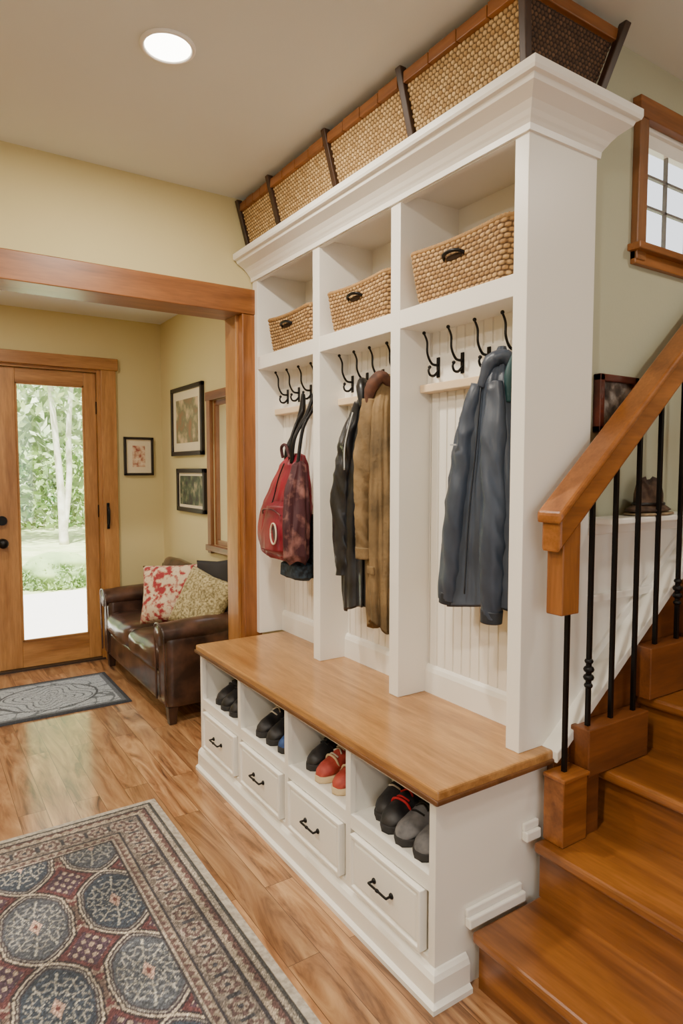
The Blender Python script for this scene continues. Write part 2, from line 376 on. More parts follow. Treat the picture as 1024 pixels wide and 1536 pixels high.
for i,(a,c) in enumerate(st): b.append(box('stile_%d'%i,BX-0.0005,BX+0.0195,a,c,0.098,0.5495,WHITE))
for i,c in enumerate(cells[1:4]): b.append(box('divider_%d'%i,BX+0.02,1.42,c-0.009,c+0.009,0.335,0.55,WHITE))
prof=[(0,0),(0.03,0),(0.03,0.014),(0.018,0.022),(0.018,0.075),(0.012,0.088),(0.004,0.096),(0,0.098)]
b.append(sweep('base_moulding',[(BX,by1),(BX,by0),(1.21,by0)],prof,WHITE2,side=-1))
b.append(box('step_return_1',1.205,1.425,by0-0.022,by0-0.0005,0.171,0.20,WHITE2,0.004))
b.append(box('step_return_1b',1.205,1.42,by0-0.012,by0-0.0005,0.20,0.222,WHITE2,0.003))
b.append(box('step_return_2',1.425,1.485,by0-0.022,by0-0.0005,0.341,0.37,WHITE2,0.004))
b.append(box('step_return_2b',1.425,1.485,by0-0.012,by0-0.0005,0.37,0.392,WHITE2,0.003))
b.append(box('bench_top',1.085,1.70,1.205,2.885,0.556,BT+0.006,TOPW,0.006))
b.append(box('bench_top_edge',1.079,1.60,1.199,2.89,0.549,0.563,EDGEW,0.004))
for i in range(4):
    a,c=cells[i]+0.03,cells[i+1]-0.03
    if i==0:a=cells[0]+0.018
    z0,z1=0.118,0.288
    bm=bmesh.new()
    vs=[bm.verts.new(p) for p in [(BX-0.016,a,z0),(BX-0.016,c,z0),(BX-0.016,c,z1),(BX-0.016,a,z1),(BX+0.01,a,z0),(BX+0.01,c,z0),(BX+0.01,c,z1),(BX+0.01,a,z1)]]
    fr=bm.faces.new(vs[0:4])
    for q in ((4,5,6,7),(0,1,5,4),(1,2,6,5),(2,3,7,6),(3,0,4,7)): bm.faces.new([vs[k] for k in q])
    bmesh.ops.recalc_face_normals(bm,faces=bm.faces)
    bmesh.ops.inset_region(bm,faces=[fr],thickness=0.014,depth=0.0)
    bmesh.ops.inset_region(bm,faces=[fr],thickness=0.005,depth=-0.008)
    bmesh.ops.inset_region(bm,faces=[fr],thickness=0.008,depth=0.0)
    bmesh.ops.inset_region(bm,faces=[fr],thickness=0.006,depth=0.005)
    me=bpy.data.meshes.new('drawer_front_%d'%i); bm.to_mesh(me); bm.free(); me.materials.append(WHITE2)
    o=bpy.data.objects.new('drawer_front_%d'%i,me); S.collection.objects.link(o); bev(o,0.002); b.append(o)
    m=(a+c)/2; zc=0.205
    b.append(tube('drawer_pull_%d'%i,[(BX-0.012,m-0.04,zc),(BX-0.030,m-0.042,zc),(BX-0.034,m-0.038,zc),(BX-0.034,m,zc),(BX-0.034,m+0.038,zc),(BX-0.030,m+0.042,zc),(BX-0.012,m+0.04,zc)],0.0036,BLACK))
    for s in(-1,1): b.append(ball('pull_foot_%d'%i,(BX-0.014,m+s*0.041,zc),0.009,BLACK,(0.8,1,1),2))
    b.append(ball('pull_bead_%d'%i,(BX-0.034,m,zc),0.0055,BLACK,(1,1.8,1),2))
grp('storage_bench',b)
BT=0.586
# ================================================================= LOCKER CABINET
CX=1.43; CB=1.725; BK=1.57; y0,y1=1.245,2.96
k=[]
k.append(box('side_near',CX,CB,y0,1.295,BT,2.36,WHITE,0.002))
k.append(box('side_far',CX,CB,2.91,y1,BT,2.36,WHITE,0.002))
divs=[(1.802,1.855),(2.335,2.388)]
for i,(a,c) in enumerate(divs): k.append(box('divider_%d'%i,CX,CB-0.02,a,c,BT,2.36,WHITE,0.002))
bays=[(1.295,1.802),(1.855,2.335),(2.388,2.91)]
k.append(box('back',CB-0.025,CB-0.005,1.29,2.92,BT,2.36,WHITE))
k.append(box('top',CX+0.01,CB,y0+0.01,y1-0.005,2.345,2.42,WHITE))
for i,(a,c) in enumerate(bays):
    k.append(box('shelf_%d'%i,CX+0.001,CB-0.02,a-.002,c+.002,1.887,1.95,WHITE,0.002))
    k.append(box('top_rail_%d'%i,CX+0.001,CX+0.02,a-.002,c+.002,2.312,2.36,WHITE))
    pts=[]; y=a; 
    while y<c-0.001:
        e=min(y+0.042,c); pts+=[(BK,y),(BK,e-0.007),(BK+0.007,e-0.0045),(BK+0.007,e-0.0025)]; y=e
    pts+=[(BK,c),(BK+0.02,c),(BK+0.02,a)]
    k.append(extr('beadboard_%d'%i,pts,'Z',BT,1.887,WHITE))
    k.append(extr('locker_base_%d'%i,[(BK-0.014,BT),(BK-0.014,0.665),(BK-0.009,0.68),(BK,0.69),(BK+0.008,0.69),(BK+0.008,BT)],'Y',a,c,WHITE2))
cp=[(0,2.315),(0.008,2.315),(0.010,2.332),(0.016,2.340),(0.022,2.346),(0.030,2.356),(0.045,2.370),(0.062,2.380),(0.080,2.390),(0.086,2.402),(0.098,2.404),(0.102,2.412),(0.102,2.432),(0,2.432)]
k.append(sweep('crown',[(CX,y1),(CX,y0),(CB+0.0,y0)],[(o,z) for o,z in cp],WHITE2,side=-1))
k.append(box('crown_cap',CX-0.098,CB+0.063,y0-0.098,y0+0.02,2.413,2.4315,WHITE2))
vs=[]
for (o,z) in cp: vs.append((CB+o*0.65,y0-o,z))
for (o,z) in cp: vs.append((CB+o*0.65,SY,z))
n=len(cp)
k.append(mk('crown_return',vs+[(CB-0.001,y0-o,z) for o,z in cp],[tuple(range(n)),tuple(range(n,2*n))]+[(i,(i+1)%n,n+(i+1)%n,n+i) for i in range(n)]+[(i,(i+1)%n,2*n+(i+1)%n,2*n+i) for i in range(n)],WHITE2))
k.append(box('top_board',CX-0.09,CB,y0-0.05,y1,2.425,2.433,WHITE2))
grp('mudroom_locker_cabinet',k)
MAPLE=plain('pale_maple',(232,206,170),0.4)
for (a,c),hy in zip(bays,([1.74,1.62,1.50,1.385],[2.27,2.165,2.06,1.95],[2.83,2.72,2.61,2.50])):
    r=[box('back_rail',BK-0.016,BK-.0005,a+0.001,c-0.001,1.70,1.80,WHITE2,0.003),
       box('ledge',BK-0.05,BK-.0005,a+0.001,c-0.001,1.672,1.70,MAPLE,0.003)]
    for i,h in enumerate(hy):
        x=BK-0.018
        r.append(box('plate_%d'%i,x-0.003,x+0.002,h-0.008,h+0.008,1.722,1.792,BLACK,0.002))
        r.append(tube('upper_prong_%d'%i,[(x,h,1.765),(x-0.03,h,1.768),(x-0.05,h,1.80),(x-0.052,h,1.84),(x-0.065,h,1.865)],[0.005,0.0045,0.004,0.0038,0.0035],BLACK,8))
        r.append(ball('upper_tip_%d'%i,(x-0.066,h,1.868),0.0065,BLACK,sub=2))
        r.append(tube('lower_prong_%d'%i,[(x,h,1.745),(x-0.018,h,1.728),(x-0.036,h,1.728),(x-0.044,h,1.742),(x-0.04,h,1.753)],[0.005,0.005,0.0045,0.004,0.004],BLACK,8))
        r.append(ball('lower_tip_%d'%i,(x-0.040,h,1.755),0.0065,BLACK,sub=2))
    grp('coat_hook_rail',r)
# ================================================================= CUBBY BASKETS
def rrect(cx,cy,hx,hy,r,N_):
    L=[2*(hy-r),math.pi/2*r,2*(hx-r),math.pi/2*r]*2; tot=sum(L); P=[];Q=[]
    for i in range(N_):
        s=tot*i/N_; k_=0
        while s>L[k_]: s-=L[k_]; k_+=1
        segs=[((hx,-(hy-r)),(0,1)),((hx-r,hy-r),0),((hx-r,hy),(-1,0)),((-(hx-r),hy-r),90),((-hx,hy-r),(0,-1)),((-(hx-r),-(hy-r)),180),((-(hx-r),-hy),(1,0)),((hx-r,-(hy-r)),270)]
        g_=segs[k_]
        if k_%2==0:
            (px,py),(dx,dy)=g_; P.append((px+dx*s,py+dy*s)); Q.append((dy,-dx))
        else:
            (px,py),a0=g_; a=math.radians(a0)+s/r; P.append((px+r*math.cos(a),py+r*math.sin(a))); Q.append((math.cos(a),math.sin(a)))
    return np.array(P)+np.array([cx,cy]),np.array(Q),tot
C1,C2,CSHADE=(212,174,118),(168,128,78),(78,52,28)
def cubby_basket(cx,cy,hx,hy,z0,h,c1=C1,c2=C2):
    NR=int(h/0.0021); NP=300; bw,rh=0.0230,0.0135
    P,Q,tot=rrect(0,0,hx,hy,0.04,NP); nb=round(tot/bw); bw=tot/nb
    ts=np.linspace(0,1,NR); s=np.arange(NP)/NP*tot
    T,Sg=np.meshgrid(ts,s,indexing='ij')
    f,row,cm=weavef(Sg,T*h,bw,rh)
    sc=0.86+0.14*T**0.8
    X=cx+P[:,0][None]*sc+Q[:,0][None]*(f*0.0055); Y=cy+P[:,1][None]*sc+Q[:,1][None]*(f*0.0055)
    up=0.012*np.abs(P[:,1]/hy)**2
    Z=z0+T*h+T*up[None]
    body=rawgrid('body',np.stack([X,Y,Z],-1),weavecol(f,row,cm,c1,c2,CSHADE),ROPE,wrap=True)
    ti=np.linspace(1,0.05,8); Ti=ti[:,None]; sci=0.86+0.14*Ti**0.8-0.05
    inner=rawgrid('inner',np.stack([cx+P[:,0][None]*sci,cy+P[:,1][None]*sci,z0+Ti*h+Ti*up[None]],-1),np.ones((8,NP,3))*np.array([150,116,74.]),ROPE,wrap=True)
    bot=mk('bottom',[(cx+P[i,0]*0.85,cy+P[i,1]*0.85,z0+0.006) for i in range(0,NP,6)],[tuple(range(NP//6))],plain('basket_bottom',(150,116,74),0.9))
    m=10; th=np.arange(m)/m*2*np.pi; A,Bm=np.meshgrid(np.arange(NP),th,indexing='ij')
    R_=0.0085*(1+0.16*np.sin(2*np.pi*A/NP*round(tot/0.012)+Bm*1.0))
    px=P[A,0]*0.985+Q[A,0]*R_*np.cos(Bm); py=P[A,1]*0.985+Q[A,1]*R_*np.cos(Bm); pz=z0+h+up[A]+R_*np.sin(Bm)
    co=np.stack([cx+px,cy+py,pz],-1); co=np.concatenate([co,co[:1]],0)
    rim=rawgrid('rim',co,np.ones(co.shape)*np.array([c2])*(0.86+0.14*np.random.rand(*co.shape[:2]))[...,None],ROPE,wrap=True)
    zc=z0+h*0.70; fx=cx-hx*0.96-0.005
    hd=[tube('handle',[(fx+0.003,cy-0.045,zc),(fx-0.014,cy-0.032,zc+0.008),(fx-0.018,cy,zc+0.012),(fx-0.014,cy+0.032,zc+0.008),(fx+0.003,cy+0.045,zc)],0.006,BLACK,8),
        ball('slot_shade',(fx+0.001,cy,zc-0.002),0.038,plain('slot_shade_dark',(60,42,26),0.9),(0.14,1,0.26),3)]  # solid dark oval standing in for the shaded hole behind the handle
    return grp('wicker_basket',[body,inner,bot,rim]+hd)
cubby_basket(1.565,1.548,0.125,0.228,1.951,0.165)
cubby_basket(1.565,2.09,0.125,0.215,1.951,0.15)
cubby_basket(1.565,2.63,0.125,0.205,1.951,0.145)
# ================================================================= LARGE TOP BASKETS
segs=[(1.262,1.695),(1.724,2.15),(2.179,2.615),(2.644,2.93)]
zb,zt=2.434,2.652
def bx_front(z): return 1.425-(z-zb)/(zt-zb)*0.06
def bx_back(z): return 1.68+(z-zb)/(zt-zb)*0.06
def strap(y,lean=0,w_=0.015):
    f=lambda z:bx_front(z)
    return hexa('strap',[(f(zb)-.018,y-w_,zb),(f(zb)+.004,y-w_,zb),(f(zb)+.004,y+w_,zb),(f(zb)-.018,y+w_,zb),
      (f(zt)-.026,y-w_+lean,zt+.03),(f(zt)+.002,y-w_+lean,zt+.03),(f(zt)+.002,y+w_+lean,zt+.03),(f(zt)-.026,y+w_+lean,zt+.03)],DKWOOD,0.003)
LB=plain('basket_liner',(120,88,52),0.9)
for i,(a,c) in enumerate(segs):
    fa=0.05 if i==0 else 0
    A=a; T=a-fa
    v=[(bx_front(zb)+.002,A+.001,zb),(bx_back(zb),A+.001,zb),(bx_back(zb),c,zb),(bx_front(zb)+.002,c,zb),(bx_front(zt)+.002,T+.001,zt),(bx_back(zt),T+.001,zt),(bx_back(zt),c,zt),(bx_front(zt)+.002,c,zt)]
    ps=[hexa('liner',v,LB)]
    tt=np.linspace(0,1,80); uu=np.linspace(0,1,170); TT,UU=np.meshgrid(tt,uu,indexing='ij')
    Y=(A+(T-A)*TT)*(1-UU)+c*UU; h_=zt-zb
    f,row,cm=weavef(Y+5,TT*h_+0.004,0.0175,0.0125)
    X_=1.425-TT*0.06-f*0.006
    ps.append(rawgrid('woven_front',np.stack([X_,Y,zb+TT*h_],-1),weavecol(f,row,cm,(236,204,146),(194,156,100),(92,66,36),i),ROPE))
    if i==0:
        uu=np.linspace(0,1,130); TT,UU=np.meshgrid(tt,uu,indexing='ij')
        X_=bx_front(zb+TT*h_)*(1-UU)+bx_back(zb+TT*h_)*UU
        f,row,cm=weavef(X_+5,TT*h_+0.004,0.015,0.011)
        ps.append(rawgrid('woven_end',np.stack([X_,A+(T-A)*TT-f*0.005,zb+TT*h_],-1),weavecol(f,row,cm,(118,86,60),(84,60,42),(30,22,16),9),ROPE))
        ps.append(box('rim_end',bx_front(zt)-.008,bx_back(zt)+.008,T-.014,T+.012,zt-.022,zt+.014,OAKX,0.003))
        ps.append(strap(1.250,-0.045,0.012))
        ps.append(hexa('back_corner_post',[(1.68,1.235,zb),(1.705,1.235,zb),(1.705,1.255,zb),(1.68,1.255,zb),(1.745,1.175,2.68),(1.772,1.175,2.68),(1.772,1.20,2.68),(1.745,1.20,2.68)],DKWOOD,0.003))
    nn=4; L=c-T
    for j in range(nn):
        p=T+L*j/nn+0.0015; q=T+L*(j+1)/nn-0.0015
        ps.append(box('rim_slat_%d'%j,bx_front(zt)-0.014,bx_front(zt)+0.012,p,q,zt-0.024,zt+0.014-0.003*(j%2),OAKY,0.002))
    ps.append(strap((segs[i][1]+segs[i+1][0])/2 if i<3 else 2.946,0,0.0135))
    grp('large_woven_basket',ps)
# ================================================================= CLOTHES
def interp(keys,z):
    for i in range(len(keys)-1):
        a,b_=keys[i],keys[i+1]
        if a[0]>=z>=b_[0]:
            u=(a[0]-z)/(a[0]-b_[0]); u=u*u*(3-2*u)*0.5+u*0.5
            return [a[j]+(b_[j]-a[j])*u for j in range(len(a))]
    return keys[-1]
def garment(name,keys,mat,nf=5,amp=0.16,seed=1,levels=90,n=144,xlim=None,hem=0.02,crease=0.10,turn=True,ymin=None):
    rs=random.Random(seed); ph=[rs.random()*6.28 for _ in range(8)]
    zt_,zb_=keys[0][0],keys[-1][0]; R=[]
    for i in range(levels+1):
        z=zt_+(zb_-zt_)*i/levels; K=interp(keys,z); t=i/levels; ring=[]
        A=amp*(0.35+0.65*t)
        for j in range(n):
            a=2*math.pi*j/n
            f=math.sin(nf*a+ph[0]+1.5*t)+0.55*math.sin((nf*2-1)*a+ph[1]-2.2*t)+0.3*math.sin((nf*3+1)*a+ph[2]+3*t)
            q=Vector((math.cos(a)*1.3,math.sin(a)*1.3,z*2.6+seed*7.1))
            c_=crease*(2.6*(0.3-abs(noise.noise(q)))+0.9*(0.3-abs(noise.noise(q*2.1+Vector((4,2,1))))))
            r=1+A*f*0.6+c_*(0.4+0.6*min(1,t*3))
            x=K[1]+K[3]*r*math.copysign(abs(math.cos(a))**0.8,math.cos(a)); y=K[2]+K[4]*r*math.copysign(abs(math.sin(a))**0.8,math.sin(a))
            if xlim:
                x=min(x,xlim[1])
                if x<xlim[0]: x=xlim[0]+(x-xlim[0])*0.3
            if ymin: y=max(y,ymin)
            zz=z+ (t**4)*hem*math.sin(2*a+ph[6])
            ring.append(Vector((x,y,zz)))
        R.append(ring)
    if turn:
        last=R[-1]; c=sum(last,Vector())/len(last)
        R.append([c+(v-c)*0.88+Vector((0,0,0.02)) for v in last]); R.append([c+(v-c)*0.8+Vector((0,0,0.12)) for v in last])
    return loft(name,R,mat)
BLUE=mottled('slate_nylon',(44,52,66),(68,78,94),5,rough=0.46,bump=0.12,bscale=20)
BLUED=plain('slate_nylon_trim',(30,36,46),0.5)
TEAL=plain('teal_lining',(24,62,66),0.6)
g=[garment('jacket_body',[(1.775,1.515,1.412,0.010,0.012),(1.74,1.51,1.412,0.026,0.026),(1.66,1.495,1.415,0.045,0.055),(1.50,1.49,1.425,0.05,0.080),(1.25,1.488,1.437,0.055,0.102),(1.05,1.485,1.453,0.055,0.122),(0.975,1.485,1.453,0.055,0.122)],BLUE,4,0.24,3,xlim=(1.405,1.552),hem=0.015,crease=0.12,ymin=1.303),
   tube('sleeve_left',[(1.472,1.455,1.66),(1.452,1.485,1.52),(1.442,1.507,1.34),(1.437,1.53,1.14),(1.44,1.548,0.985)],[0.028,0.040,0.042,0.041,0.033],BLUE,32,100,wr=0.15,seed=2),
   tube('sleeve_right',[(1.465,1.385,1.66),(1.448,1.375,1.5),(1.440,1.368,1.3),(1.440,1.368,1.1),(1.445,1.372,0.955)],[0.025,0.034,0.036,0.035,0.031],BLUE,32,100,wr=0.15,seed=5),
   tube('cuff_left',[(1.44,1.546,1.01),(1.44,1.55,0.972)],[0.036,0.035],BLUED,20,6),
   tube('cuff_right',[(1.445,1.371,0.98),(1.445,1.373,0.942)],[0.034,0.033],BLUED,20,6),
   tube('collar',[(1.54,1.375,1.69),(1.50,1.378,1.735),(1.468,1.41,1.725),(1.455,1.435,1.65)],[0.016,0.022,0.022,0.014],BLUE,16,30,wr=0.15),
   tube('lining',[(1.50,1.352,1.74),(1.482,1.35,1.68),(1.48,1.35,1.60)],[0.006,0.015,0.008],TEAL,10,20),
   tube('zipper',[(1.448,1.43,1.66),(1.428,1.432,1.45),(1.412,1.44,1.25),(1.408,1.45,1.02)],0.003,BLUED,6),
   box('logo_tab',1.396,1.402,1.482,1.508,1.475,1.48,plain('logo_thread',(170,170,175),0.6))]
grp('rain_jacket',g)
BLK=mottled('black_leather_jacket',(12,13,16),(38,40,46),14,rough=0.36,bump=0.3,coat=0.2)
g=[garment('jacket_body',[(1.765,1.515,2.05,0.012,0.016),(1.72,1.505,2.06,0.035,0.036),(1.62,1.49,2.09,0.045,0.06),(1.45,1.49,2.11,0.05,0.08),(1.2,1.488,2.12,0.052,0.085),(0.93,1.488,2.118,0.052,0.088),(0.85,1.488,2.115,0.05,0.083)],BLK,6,0.24,8,xlim=(1.41,1.552)),
   tube('sleeve',[(1.46,2.085,1.66),(1.447,2.135,1.50),(1.44,2.165,1.35),(1.442,2.178,1.15),(1.445,2.172,0.98)],[0.025,0.040,0.043,0.040,0.033],BLK,32,100,wr=0.2,seed=3),
   tube('collar',[(1.53,2.09,1.70),(1.48,2.09,1.735),(1.45,2.06,1.71),(1.445,2.045,1.64)],[0.014,0.02,0.02,0.012],BLK,12,24,wr=0.1),
   tube('cord',[(1.42,2.075,1.62),(1.405,2.105,1.5),(1.398,2.10,1.40)],0.003,plain('pale_cord',(190,190,185),0.6),6)]
grp('black_jacket',g)
TAN=mottled('olive_brown_canvas',(88,70,42),(132,106,68),9,rough=0.78,bump=0.25,bscale=80)
g=[garment('coat_body',[(1.755,1.50,1.955,0.012,0.016),(1.72,1.485,1.955,0.035,0.032),(1.62,1.46,1.945,0.045,0.046),(1.45,1.45,1.935,0.05,0.053),(1.2,1.45,1.932,0.052,0.057),(0.92,1.45,1.925,0.05,0.052),(0.82,1.45,1.92,0.048,0.048)],TAN,5,0.24,12,xlim=(1.385,1.53),ymin=1.86),
   tube('sleeve',[(1.42,1.965,1.66),(1.41,1.972,1.50),(1.402,1.976,1.35),(1.40,1.972,1.22),(1.402,1.965,1.10)],[0.022,0.036,0.039,0.038,0.035],TAN,32,90,wr=0.2,seed=6),
   tube('cuff',[(1.402,1.965,1.115),(1.402,1.965,1.072)],[0.038,0.037],TAN,20,6),
   box('pocket_flap',1.386,1.394,1.895,1.935,1.02,1.05,TAN,0.003),
   tube('collar',[(1.50,1.925,1.70),(1.45,1.93,1.74),(1.42,1.955,1.70),(1.415,1.97,1.62)],[0.014,0.022,0.022,0.012],mottled('brown_corduroy',(60,36,26),(96,58,38),30,0.8),12,24,wr=0.1)]
grp('canvas_coat',g)
# ---- backpack
RED=mottled('red_nylon',(104,14,32),(148,26,46),6,rough=0.45,bump=0.12,bscale=24)
MAR=mottled('maroon_fabric',(60,16,24),(140,92,84),16,rough=0.7,bump=0.3,lo=0.48,hi=0.66)
def blob(name,c,h,mat,e=0.5,amp=0.03,seed=0,nu=64,nv=40,taper=0.0):
    rs=random.Random(seed); ph=[rs.random()*6 for _ in range(6)]; R=[]
    sg=lambda v,p: math.copysign(abs(v)**p,v)
    for i in range(1,nv):
        v=-math.pi/2+math.pi*i/nv; ring=[]
        for j in range(nu):
            u=2*math.pi*j/nu
            x=sg(math.cos(v),e)*sg(math.cos(u),e); y=sg(math.cos(v),e)*sg(math.sin(u),e); z=sg(math.sin(v),e)
            w=1+amp*(math.sin(5*u+ph[0]+3*z)+math.sin(7*z+ph[1]+2*u)+0.6*math.sin(13*z+ph[2]+3*math.sin(u)))
            s=w*(1-taper*z)
            ring.append(Vector((c[0]+x*h[0]*s,c[1]+y*h[1]*s,c[2]+z*h[2]*(1+amp*0.5*math.sin(3*u)))))
        R.append(ring)
    return loft(name,R,mat)
CREAM=plain('cream_piping',(214,196,170),0.6)
bz=[(p,2.505+0.026*math.cos(t_),1.125+0.045*math.sin(t_)) for p,t_ in [(1.299,2*math.pi*i/16) for i in range(17)]]
g=[garment('main_bag',[(1.475,1.45,2.56,0.01,0.02),(1.465,1.45,2.565,0.03,0.045),(1.42,1.445,2.58,0.05,0.075),(1.33,1.435,2.60,0.065,0.105),(1.20,1.425,2.62,0.078,0.135),(1.08,1.42,2.635,0.082,0.15),(1.02,1.42,2.635,0.08,0.148),(1.0,1.42,2.63,0.06,0.125)],RED,3,0.10,21,hem=0.0,crease=0.2,turn=False),
   garment('front_pocket',[(1.26,1.36,2.56,0.01,0.05),(1.24,1.355,2.56,0.03,0.09),(1.12,1.345,2.565,0.042,0.105),(1.05,1.345,2.565,0.042,0.105),(1.03,1.355,2.56,0.02,0.085)],RED,3,0.06,5,hem=0.0,crease=0.10,turn=False,levels=50),
   garment('side_panel',[(1.44,1.42,2.49,0.01,0.015),(1.42,1.415,2.485,0.03,0.025),(1.30,1.39,2.46,0.05,0.032),(1.15,1.375,2.44,0.055,0.034),(1.03,1.375,2.44,0.05,0.036),(1.0,1.38,2.44,0.03,0.028)],MAR,4,0.2,15,hem=0.01,crease=0.22,turn=False),
   tube('badge_ring',bz,0.004,CREAM,8,48),
   ball('badge',(1.305,2.505,1.125),0.026,plain('badge_dark',(60,40,44),0.5),(0.14,0.9,1.6)),
   tube('pocket_zip',[(1.325,2.655,1.205),(1.308,2.62,1.222),(1.302,2.57,1.23),(1.304,2.51,1.226),(1.318,2.475,1.205)],0.0035,MAR,6),
   tube('long_zip',[(1.395,2.58,1.43),(1.375,2.60,1.36),(1.358,2.61,1.28),(1.345,2.615,1.24)],0.003,BLACK,6),
   tube('strap_1',[(1.43,2.63,1.44),(1.44,2.635,1.50),(1.475,2.635,1.57),(1.50,2.62,1.66),(1.512,2.612,1.745),(1.505,2.60,1.67),(1.46,2.585,1.60),(1.43,2.575,1.53),(1.42,2.57,1.44)],0.008,BLACK,10,60,flat=1.5),
   tube('strap_2',[(1.41,2.54,1.43),(1.42,2.53,1.54),(1.47,2.515,1.64),(1.51,2.502,1.745),(1.50,2.498,1.68),(1.44,2.49,1.58),(1.41,2.485,1.42)],0.008,BLACK,10,60,flat=1.5),
   tube('grab_handle',[(1.41,2.62,1.455),(1.40,2.615,1.50),(1.40,2.575,1.51),(1.405,2.55,1.455)],0.007,MAR,10,24),
   tube('hanging_strap',[(1.42,2.76,1.20),(1.405,2.80,1.22),(1.40,2.815,1.19),(1.405,2.80,1.165)],0.008,BLACK,8)]
grp('red_backpack',g)
PLAID=mottled('navy_knit',(16,22,30),(52,68,82),50,0.85,0.4)
g=[garment('bag_body',[(1.20,1.515,2.53,0.01,0.05),(1.15,1.515,2.53,0.022,0.085),(1.0,1.512,2.525,0.026,0.095),(0.93,1.51,2.525,0.028,0.095),(0.915,1.51,2.525,0.02,0.085)],PLAID,4,0.06,4,xlim=(1.46,1.55),hem=0.0),
   garment('bag_front',[(0.995,1.43,2.535,0.02,0.08),(0.98,1.43,2.535,0.05,0.095),(0.93,1.43,2.535,0.05,0.095),(0.915,1.435,2.535,0.03,0.08)],PLAID,4,0.06,6,hem=0.0,turn=False)]
grp('dark_tote_bag',g)
# ================================================================= SHOES
INS=plain('shoe_inner_shade',(18,16,16),0.9)
def shoe(x,y,z,L,ang,mat,sole,lace,hgt=0.105,tilt=0,name='sneaker',acc=None):
    st=[(0,0.022,0.6,0.0),(0.05,0.033,0.98,0.0),(0.18,0.036,1.08,0),(0.34,0.035,1.0,0),(0.5,0.036,0.76,0),(0.68,0.041,0.58,0),(0.85,0.038,0.46,0),(0.95,0.027,0.36,0),(1.0,0.012,0.22,0)]
    st=[(a,w_,h*hgt,0) for a,w_,h,_ in st]; k_=L/0.24
    R=[];n=24
    fine=[]
    for i in range(33):
        s=i/32; fine.append((s,np.interp(s,[q[0] for q in st],[q[1] for q in st]),np.interp(s,[q[0] for q in st],[q[2] for q in st])))
    for s,wd,h in fine:
        ring=[]
        for j in range(n):
            a=2*math.pi*j/n; yy=math.cos(a)*wd*k_; zz=0.012+(h-0.012)*(0.5+0.5*math.sin(a))
            if math.sin(a)>0: yy*= (1-0.3*math.sin(a))
            ring.append(Vector((-s*L,yy,zz)))
        R.append(ring)
    up=loft('upper',R,mat)
    SR=[]
    for zz,kk in ((0,0.94),(0.005,1.05),(0.018,1.07),(0.022,0.98)):
        ring=[]
        for s,w_,_ in fine[::2]: ring.append(Vector((-(s*1.03-0.015)*L,w_*kk*k_,zz)))
        for s,w_,_ in reversed(fine[::2]): ring.append(Vector((-(s*1.03-0.015)*L,-w_*kk*k_,zz)))
        SR.append(ring)
    ps=[up,loft('sole',SR,sole)]
    col=[Vector((-(0.17+0.15*math.cos(a))*L,0.023*math.sin(a)*k_,hgt*1.05)) for a in [2*math.pi*i/12 for i in range(13)]]
    ps.append(tube('collar',col,0.0065,acc or mat,8,36))
    hole=[Vector((p.x,p.y*0.85,p.z+0.002)) for p in col[:-1]]
    ps.append(mk('opening_shade',hole,[tuple(range(12))],INS))  # flat dark sheet over the solid upper, standing in for the shaded opening
    for i in range(6):
        s=0.36+i*0.065; h=np.interp(s,[q[0] for q in st],[q[2] for q in st]); sg=1 if i%2 else -1
        ps.append(tube('lace_%d'%i,[(-s*L,-0.021*k_,h*0.92),(-(s+0.03*sg)*L,0,h+0.004),(-(s)*L,0.021*k_,h*0.92)],0.0032,lace,6))
    ps.append(tube('lace_loop',[(-0.36*L,0,hgt),(-0.40*L,0.022,hgt*1.05),(-0.46*L,0.034,hgt*0.75),(-0.42*L,0.02,hgt*0.9),(-0.38*L,-0.02,hgt*1.0),(-0.46*L,-0.034,hgt*0.75)],0.0026,lace,6,30))
    ps.append(tube('tongue',[(-0.46*L,0,hgt*0.8),(-0.38*L,0,hgt*1.04),(-0.33*L,0,hgt*1.22)],[0.016,0.019,0.016],mat if acc is None else acc,10,flat=0.35))
    if acc:
        ps.append(tube('stripe_a',[(-0.30*L,0.038*k_,0.03),(-0.42*L,0.034*k_,0.055),(-0.50*L,0.022*k_,hgt*0.70)],0.005,acc,8))
        ps.append(tube('stripe_b',[(-0.52*L,-0.038*k_,0.03),(-0.50*L,-0.036*k_,0.055),(-0.46*L,-0.022*k_,hgt*0.76)],0.005,acc,8))
        ps.append(tube('stripe_c',[(-0.70*L,0.041*k_,0.022),(-0.74*L,0.022*k_,hgt*0.52),(-0.74*L,-0.022*k_,hgt*0.52),(-0.70*L,-0.041*k_,0.022)],0.004,acc,8))
    M=Matrix.Translation((x,y,z))@Matrix.Rotation(ang,4,'Z')@Matrix.Rotation(tilt,4,'Y')
    for p in ps: 
        p.data.transform(M)
        for q in p.data.polygons: q.use_smooth=True
    return grp(name,ps)
cf=0.336
BS=mottled('black_shoe',(18,18,20),(50,48,50),20,0.5,0.2); GS=mottled('grey_shoe',(84,84,88),(126,124,126),24,0.8,0.3)
RS=mottled('red_shoe',(140,34,34),(184,74,58),26,0.6,0.2); NB=mottled('blue_shoe',(28,54,110),(60,96,160),24,0.6,0.2)
DS=plain('dark_sole',(44,42,42),0.8); CS=plain('cream_sole',(214,190,150),0.7); WL=plain('light_lace',(200,190,175),0.8); RL=plain('red_lace',(190,24,40),0.7); KL=plain('black_lace',(20,20,20),0.8)
def X(l): return BX+0.008+l
a_=0.20
shoe(X(0.275),1.372,cf,0.265,a_,GS,DS,KL,0.12); shoe(X(0.275),1.456,cf,0.265,a_,GS,DS,KL,0.12)
shoe(X(0.28),1.538,cf,0.265,a_+0.03,BS,DS,RL,0.135,acc=RL); shoe(X(0.285),1.612,cf,0.25,a_+.10,BS,DS,WL,0.14)
